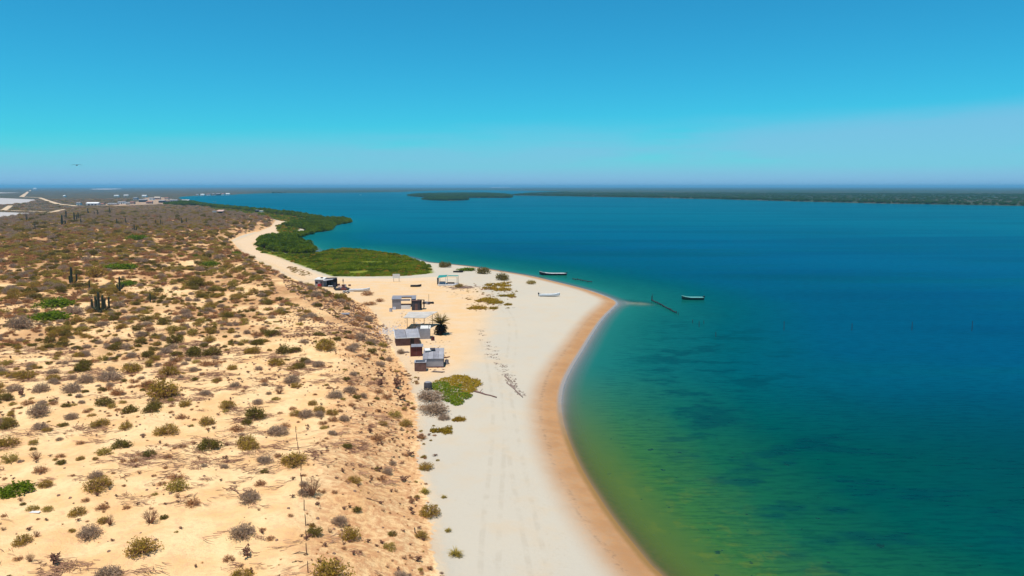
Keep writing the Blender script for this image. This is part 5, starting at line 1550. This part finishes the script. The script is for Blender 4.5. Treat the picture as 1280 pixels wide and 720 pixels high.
# people
def person(px, py, label, rz):
    g = G(px, py); t = thing('person', g, label, 'person', rz=rz)
    J = [(0, 0, .95, .14), (0, 0, 1.18, .13), (0, 0, 1.40, .15), (0, 0, 1.50, .06), (0, .02, 1.63, .10), (0, .02, 1.72, .075),
         (.19, 0, 1.40, .055), (.24, .03, 1.14, .045), (.24, .10, .90, .035), (.25, .13, .80, .03),
         (-.19, 0, 1.40, .055), (-.24, .02, 1.14, .045), (-.23, .08, .90, .035), (-.24, .10, .80, .03),
         (.10, 0, .86, .09), (.11, .02, .48, .065), (.11, -.02, .08, .045), (.11, .14, .03, .035),
         (-.10, 0, .86, .09), (-.12, -.03, .48, .065), (-.13, -.08, .08, .045), (-.13, .06, .03, .035)]
    E = [(0, 1), (1, 2), (2, 3), (3, 4), (4, 5), (2, 6), (6, 7), (7, 8), (8, 9), (2, 10), (10, 11), (11, 12), (12, 13), (0, 14), (14, 15), (15, 16), (16, 17), (0, 18), (18, 19), (19, 20), (20, 21)]
    me = bpy.data.meshes.new('body'); me.from_pydata([j[:3] for j in J], E, []); me.update()
    me.materials.append(MATS['clothes_dark'])
    o = child('body', me, t)
    md = o.modifiers.new('skin', 'SKIN'); 
    for v, j in zip(me.skin_vertices[0].data, J): v.radius = (j[3], j[3] * .85)
    me.skin_vertices[0].data[0].use_root = True
    o.modifiers.new('sub', 'SUBSURF').levels = 1; o.modifiers['sub'].render_levels = 1
    MB().tube([(0, .02, 1.58), (0, .0, 1.66), (0, .0, 1.76), (0, 0, 1.78)], [.10, .125, .10, .03], 8).build('hair', 'motor_black', t, True)
    return t
def skinned(o): pass
person(429, 354.5, 'person in dark clothes standing on the sand behind the camp gear', .6)

# posts and old piles
def posts_line(name, pts, hts, label, cat, rails=True, rad=.13):
    a = Vector((*P(*pts[0], 0), 0)); t = thing(name, a, label, cat); r = random.Random(len(pts)); tops = []
    for (p, hh) in zip(pts, hts):
        q = Vector((*P(*p, 0), 0)) - a
        MB().tube([q + Vector((0, 0, -1.6)), q + Vector((r.uniform(-.08, .08), r.uniform(-.08, .08), hh))], [rad, rad * .85], 6).build('pile', 'dark_wood', t); tops.append(q + Vector((0, 0, hh * .75)))
    if rails:
        for i in range(0, len(tops) - 1):
            p0, p1 = tops[i].copy(), tops[i + 1].copy(); p0.z = min(p0.z, .42); p1.z = min(p1.z, .42)
            MB().tube([p0, p1], rad * 1.1, 5).build('beam', 'dark_wood', t)
    return t
n = 15
posts_line('ruined_jetty', [(814.5 + 33 * k / n + R.uniform(-.4, .4), 376 + 17 * k / n) for k in range(n)], [1.6] + [R.uniform(.35, .75) for _ in range(n - 1)], 'line of broken dark jetty piles off the sand tip', 'jetty')
posts_line('broken_piles', [(716, 349.2), (719, 350), (722, 350.2), (726, 351.2), (728.5, 351.4), (735, 352.6), (740, 353)], [.5, .4, .7, .6, .5, .4, .4], 'short row of broken piles between the black boat and the point', 'jetty')
for k, (px, py, hh, lb) in enumerate(((816, 374.8, 2.0, 'tall dark stake at the near end of the broken jetty'), (848, 394, .9, 'short stake at the far end of the broken jetty'), (866, 404, 1.0, 'leftmost thin stake right of the broken jetty'),
        (874, 409, 1.6, 'taller thin stake right of the broken jetty'), (880, 405, 1.0, 'third thin stake right of the broken jetty'), (895, 421, 1.2, 'thin stake nearest the viewer in open water'),
        (980, 413, 2.4, 'lone stake in open water, first right of the green boat'), (1065, 413, 1.8, 'lone stake in open water, second right of the green boat'), (1140, 413, 2.2, 'lone stake in open water, third right of the green boat'), (1215, 414, 2.6, 'lone stake in open water nearest the right edge'))):
    posts_line('mooring_stake', [(px, py)], [hh], lb, 'stake', False, .07)['group'] = 'stakes standing in the water'

# ------------------------------------------------------------------ distant village
def far_house(px, py, w, hpx, wall, roof, label, group='houses of the distant village', flat=False):
    g = G(px, py); u_ = mpp(g.y, g.z); t = thing('village_house', g, label, 'house', group, R.uniform(-.25, .25))
    W_, Hh = w * u_, max(3.6, hpx * u_ * .8); D_ = W_ * .8 if W_ < 14 else W_ * .5
    m_ = MB().box((0, 0, Hh / 2 - .2), (W_, D_, Hh + .4)); m_.build('wall', wall, t)
    if flat:
        MB().box((0, 0, Hh + .2), (W_ * 1.04, D_ * 1.04, .35)).build('roof', roof, t)
    else:
        e, rg = .4, Hh * .38
        MB().add([(-W_ / 2 - e, -D_ / 2 - e, Hh - .05), (W_ / 2 + e, -D_ / 2 - e, Hh - .05), (W_ / 2 + e, D_ / 2 + e, Hh - .05), (-W_ / 2 - e, D_ / 2 + e, Hh - .05), (-W_ / 2 - e, 0, Hh + rg), (W_ / 2 + e, 0, Hh + rg)],
                 [(0, 1, 5, 4), (2, 3, 4, 5), (0, 4, 3), (1, 2, 5), (3, 2, 1, 0)]).build('roof', roof, t)
    for sx_ in (-.28, .28): MB().box((sx_ * W_, -D_ / 2 - .03, Hh * .5), (W_ * .16, .1, Hh * .34)).build('window', 'black_sheet', t)
    MB().box((0, -D_ / 2 - .03, Hh * .36), (W_ * .14, .1, Hh * .72)).build('door', 'dark_wood', t)
far_house(117, 257.6, 14, 4.4, 'wall_blue', 'plaster_white', 'long white roofed warehouse at the left end of the far village', flat=False)
VH = [(99, 256.3, 5, 3, 'plaster_white', 'roof_grey', 'small white house left of the long warehouse'), (138, 257.2, 5, 2.6, 'wall_cream', 'roof_grey', 'cream house just right of the long warehouse'),
 (144, 257.5, 7, 2.6, 'wall_pink', 'roof_grey', 'wide pinkish house in the front row, second right of the warehouse'), (153, 255, 9, 3, 'plaster_white', 'roof_grey', 'wide white house in the front row left of the sand clearing'),
 (166, 255, 5, 2.8, 'wall_pink', 'roof_red', 'red roofed house at the left of the sand clearing'), (146, 246, 5, 2, 'plaster_white', 'plaster_white', 'white house far behind, leftmost of the back row'),
 (158, 245.7, 5, 2, 'wall_cream', 'plaster_white', 'pale house far behind, second in the back row'), (181, 246.4, 6, 2.4, 'plaster_white', 'plaster_white', 'bright white house in the back row above the clearing'),
 (179, 252.6, 9, 3.2, 'dark_grey', 'roof_grey', 'dark grey barn at the left side of the sand clearing'), (187, 254.6, 7, 2.8, 'wall_pink', 'roof_red', 'dark red roofed house in front of the grey barn'),
 (197, 249.3, 7, 3, 'wall_pink', 'wall_cream', 'pink house on top of the sand clearing'), (203, 253.4, 7, 3, 'dark_grey', 'roof_grey', 'dark house in the middle of the sand clearing'),
 (210, 254, 4, 3, 'wall_pink', 'dark_grey', 'narrow house right of the middle of the clearing'), (218, 252.6, 9, 3, 'wall_blue', 'roof_grey', 'grey roofed house toward the water end of the village'),
 (232.5, 253, 9, 3.2, 'plaster_white', 'wall_blue', 'white house at the water edge, rightmost of the village'), (170, 249.5, 5, 2.5, 'wall_blue', 'roof_grey', 'bluish house left behind the grey barn'),
 (209, 249.6, 5, 2.6, 'wall_cream', 'roof_red', 'cream house with red roof behind the clearing'), (190, 250, 5, 2.5, 'plaster_white', 'roof_grey', 'small white house at the back of the sand clearing'),
 (81, 246.2, 3, 2, 'plaster_white', 'plaster_white', 'lone white hut in the scrub left of the village'), (44, 237.2, 4, 1.8, 'plaster_white', 'plaster_white', 'tiny white building at the far end of the straight road'),
 (128, 257.3, 6, 2.2, 'wall_cream', 'roof_red', 'low cream house touching the warehouse'), (160, 256.4, 4, 2.6, 'wall_cream', 'roof_grey', 'small cream house in the middle of the front row')]
for v in VH: far_house(*v)
for (px, py, w, wl_, rf, lb) in ((253.5, 244.9, 5, 'plaster_white', 'plaster_white', 'white house leftmost on the far bay shore'), (261, 244.6, 4, 'plaster_white', 'roof_red', 'red roofed white house on the far bay shore'),
        (267, 244.3, 3, 'wall_pink', 'roof_grey', 'pinkish house in the middle of the far bay shore'), (273, 244.2, 5, 'dark_grey', 'roof_grey', 'dark house on the far bay shore'),
        (279, 244, 3, 'plaster_white', 'roof_red', 'small white house right of the dark one on the far bay shore'), (285, 243.9, 4.5, 'plaster_white', 'plaster_white', 'white house rightmost on the far bay shore'), (247, 245, 3, 'wall_cream', 'roof_grey', 'cream hut at the left end of the far bay shore')):
    far_house(px, py, w, 2.2, wl_, rf, lb, 'houses on the far bay shore')
# lone house above the mangrove meadow
g = G(272, 267); u_ = mpp(g.y, g.z)
h = thing('ranch_house', g, 'lone house with pink roof and shaded veranda above the green meadow', 'house')
MB().box((-3.4, 1, 1.2), (4.6, 5, 2.8)).build('wall', 'plaster_white', h); MB().box((2.4, 2.5, 1.3), (7, 4, 3.0)).build('wall', 'wall_pink', h)
MB().slab([(-1.0, -1.2, 2.7), (6.4, -1.2, 2.7), (6.4, 5, 4.2), (-1.0, 5, 4.2)], .15).build('roof', 'wall_pink', h)
MB().slab([(-6, -1.8, 2.65), (-1.05, -1.8, 2.65), (-1.05, 4, 3.1), (-6, 4, 3.1)], .15).build('roof', 'roof_grey', h)
MB().box((2.5, .1, 1.2), (6.4, .1, 2.3)).build('porch_shade', 'black_sheet', h)  # black panel stands in for the shade under the overhang
for xx in (-.8, 2.6, 6.2): MB().box((xx, -1, 1.3), (.2, .2, 2.6)).build('post', 'dark_wood', h)
g = G(326, 265.5)
h = thing('shore_shed', g, 'low shed with pale side wall on the mangrove meadow shore', 'shed')
MB().box((2.5, 0, 1.0), (9, 3, 2.2)).build('wall', 'plaster_white', h); MB().box((-4.5, 0, 1.4), (5, 4, 3)).build('porch_shade', 'black_sheet', h)  # black block stands in for the shade of the open end
MB().slab([(-7.2, -2.4, 3.1), (-1.9, -2.4, 3.0), (-1.9, 2.4, 3.3), (-7.2, 2.4, 3.4)], .12).build('roof', 'roof_grey', h)
MB().slab([(-1.85, -1.8, 2.2), (7.2, -1.8, 2.2), (7.2, 1.8, 2.5), (-1.85, 1.8, 2.5)], .12).build('roof', 'wall_cream', h)

# ------------------------------------------------------------------ bird
u, v = (96 - 640) / F, (360 - 206.5) / F; D_ = 110
h = thing('sea_bird', (u * D_, (CP + v * SP) * D_, HC + (-SP + v * CP) * D_), 'single dark bird gliding in the sky above the salt flats', 'bird', rz=.3)
MB().tube([(0, .38, .0), (0, .30, .02), (0, .12, .01), (0, -.12, 0), (0, -.3, 0), (0, -.34, 0)], [.01, .05, .09, .085, .04, .02], 8).build('body', 'feather', h, True)
for sd in (-1, 1):
    m_ = MB(); pr_ = [(0, .10, .03, .20), (.28, .15, .12, .19), (.55, .12, .06, .14), (.80, .0, .0, .05)]
    for (a, b_, z_, c_) in pr_: m_.v += [(sd * a, b_ , z_ + .012), (sd * a, b_ - c_, z_ + .008), (sd * a, b_ - c_, z_ - .004), (sd * a, b_, z_ - .012)]
    for i in range(3):
        for k in range(4): m_.f.append((i * 4 + k, i * 4 + (k + 1) % 4, i * 4 + 4 + (k + 1) % 4, i * 4 + 4 + k)[::sd])
    m_.f.append((12, 13, 14, 15)[::sd]); m_.build('wing', 'feather', h)
MB().slab([(-.03, -.3, .01), (-.10, -.55, .0), (.10, -.55, .0), (.03, -.3, .01)], .012).build('tail', 'feather', h)

# ------------------------------------------------------------------ air
HAZE = 8.0e-5
hz_m = MB().box((0, 20000, 31), (96000, 52000, 82))
m, nt, b = newmat('haze_air'); nt.nodes.remove(b)
pv = nt.nodes.new('ShaderNodeVolumePrincipled')
pv.inputs['Color'].default_value = (.27, .70, 1.0, 1); pv.inputs['Density'].default_value = HAZE; pv.inputs['Anisotropy'].default_value = 0.2
nt.links.new(pv.outputs[0], nt.nodes['Material Output'].inputs['Volume'])
hz_o = hz_m.build('haze', 'haze_air')
tag(hz_o, 'thin bluish sea haze over the bay and far shores', 'haze', kind='stuff')
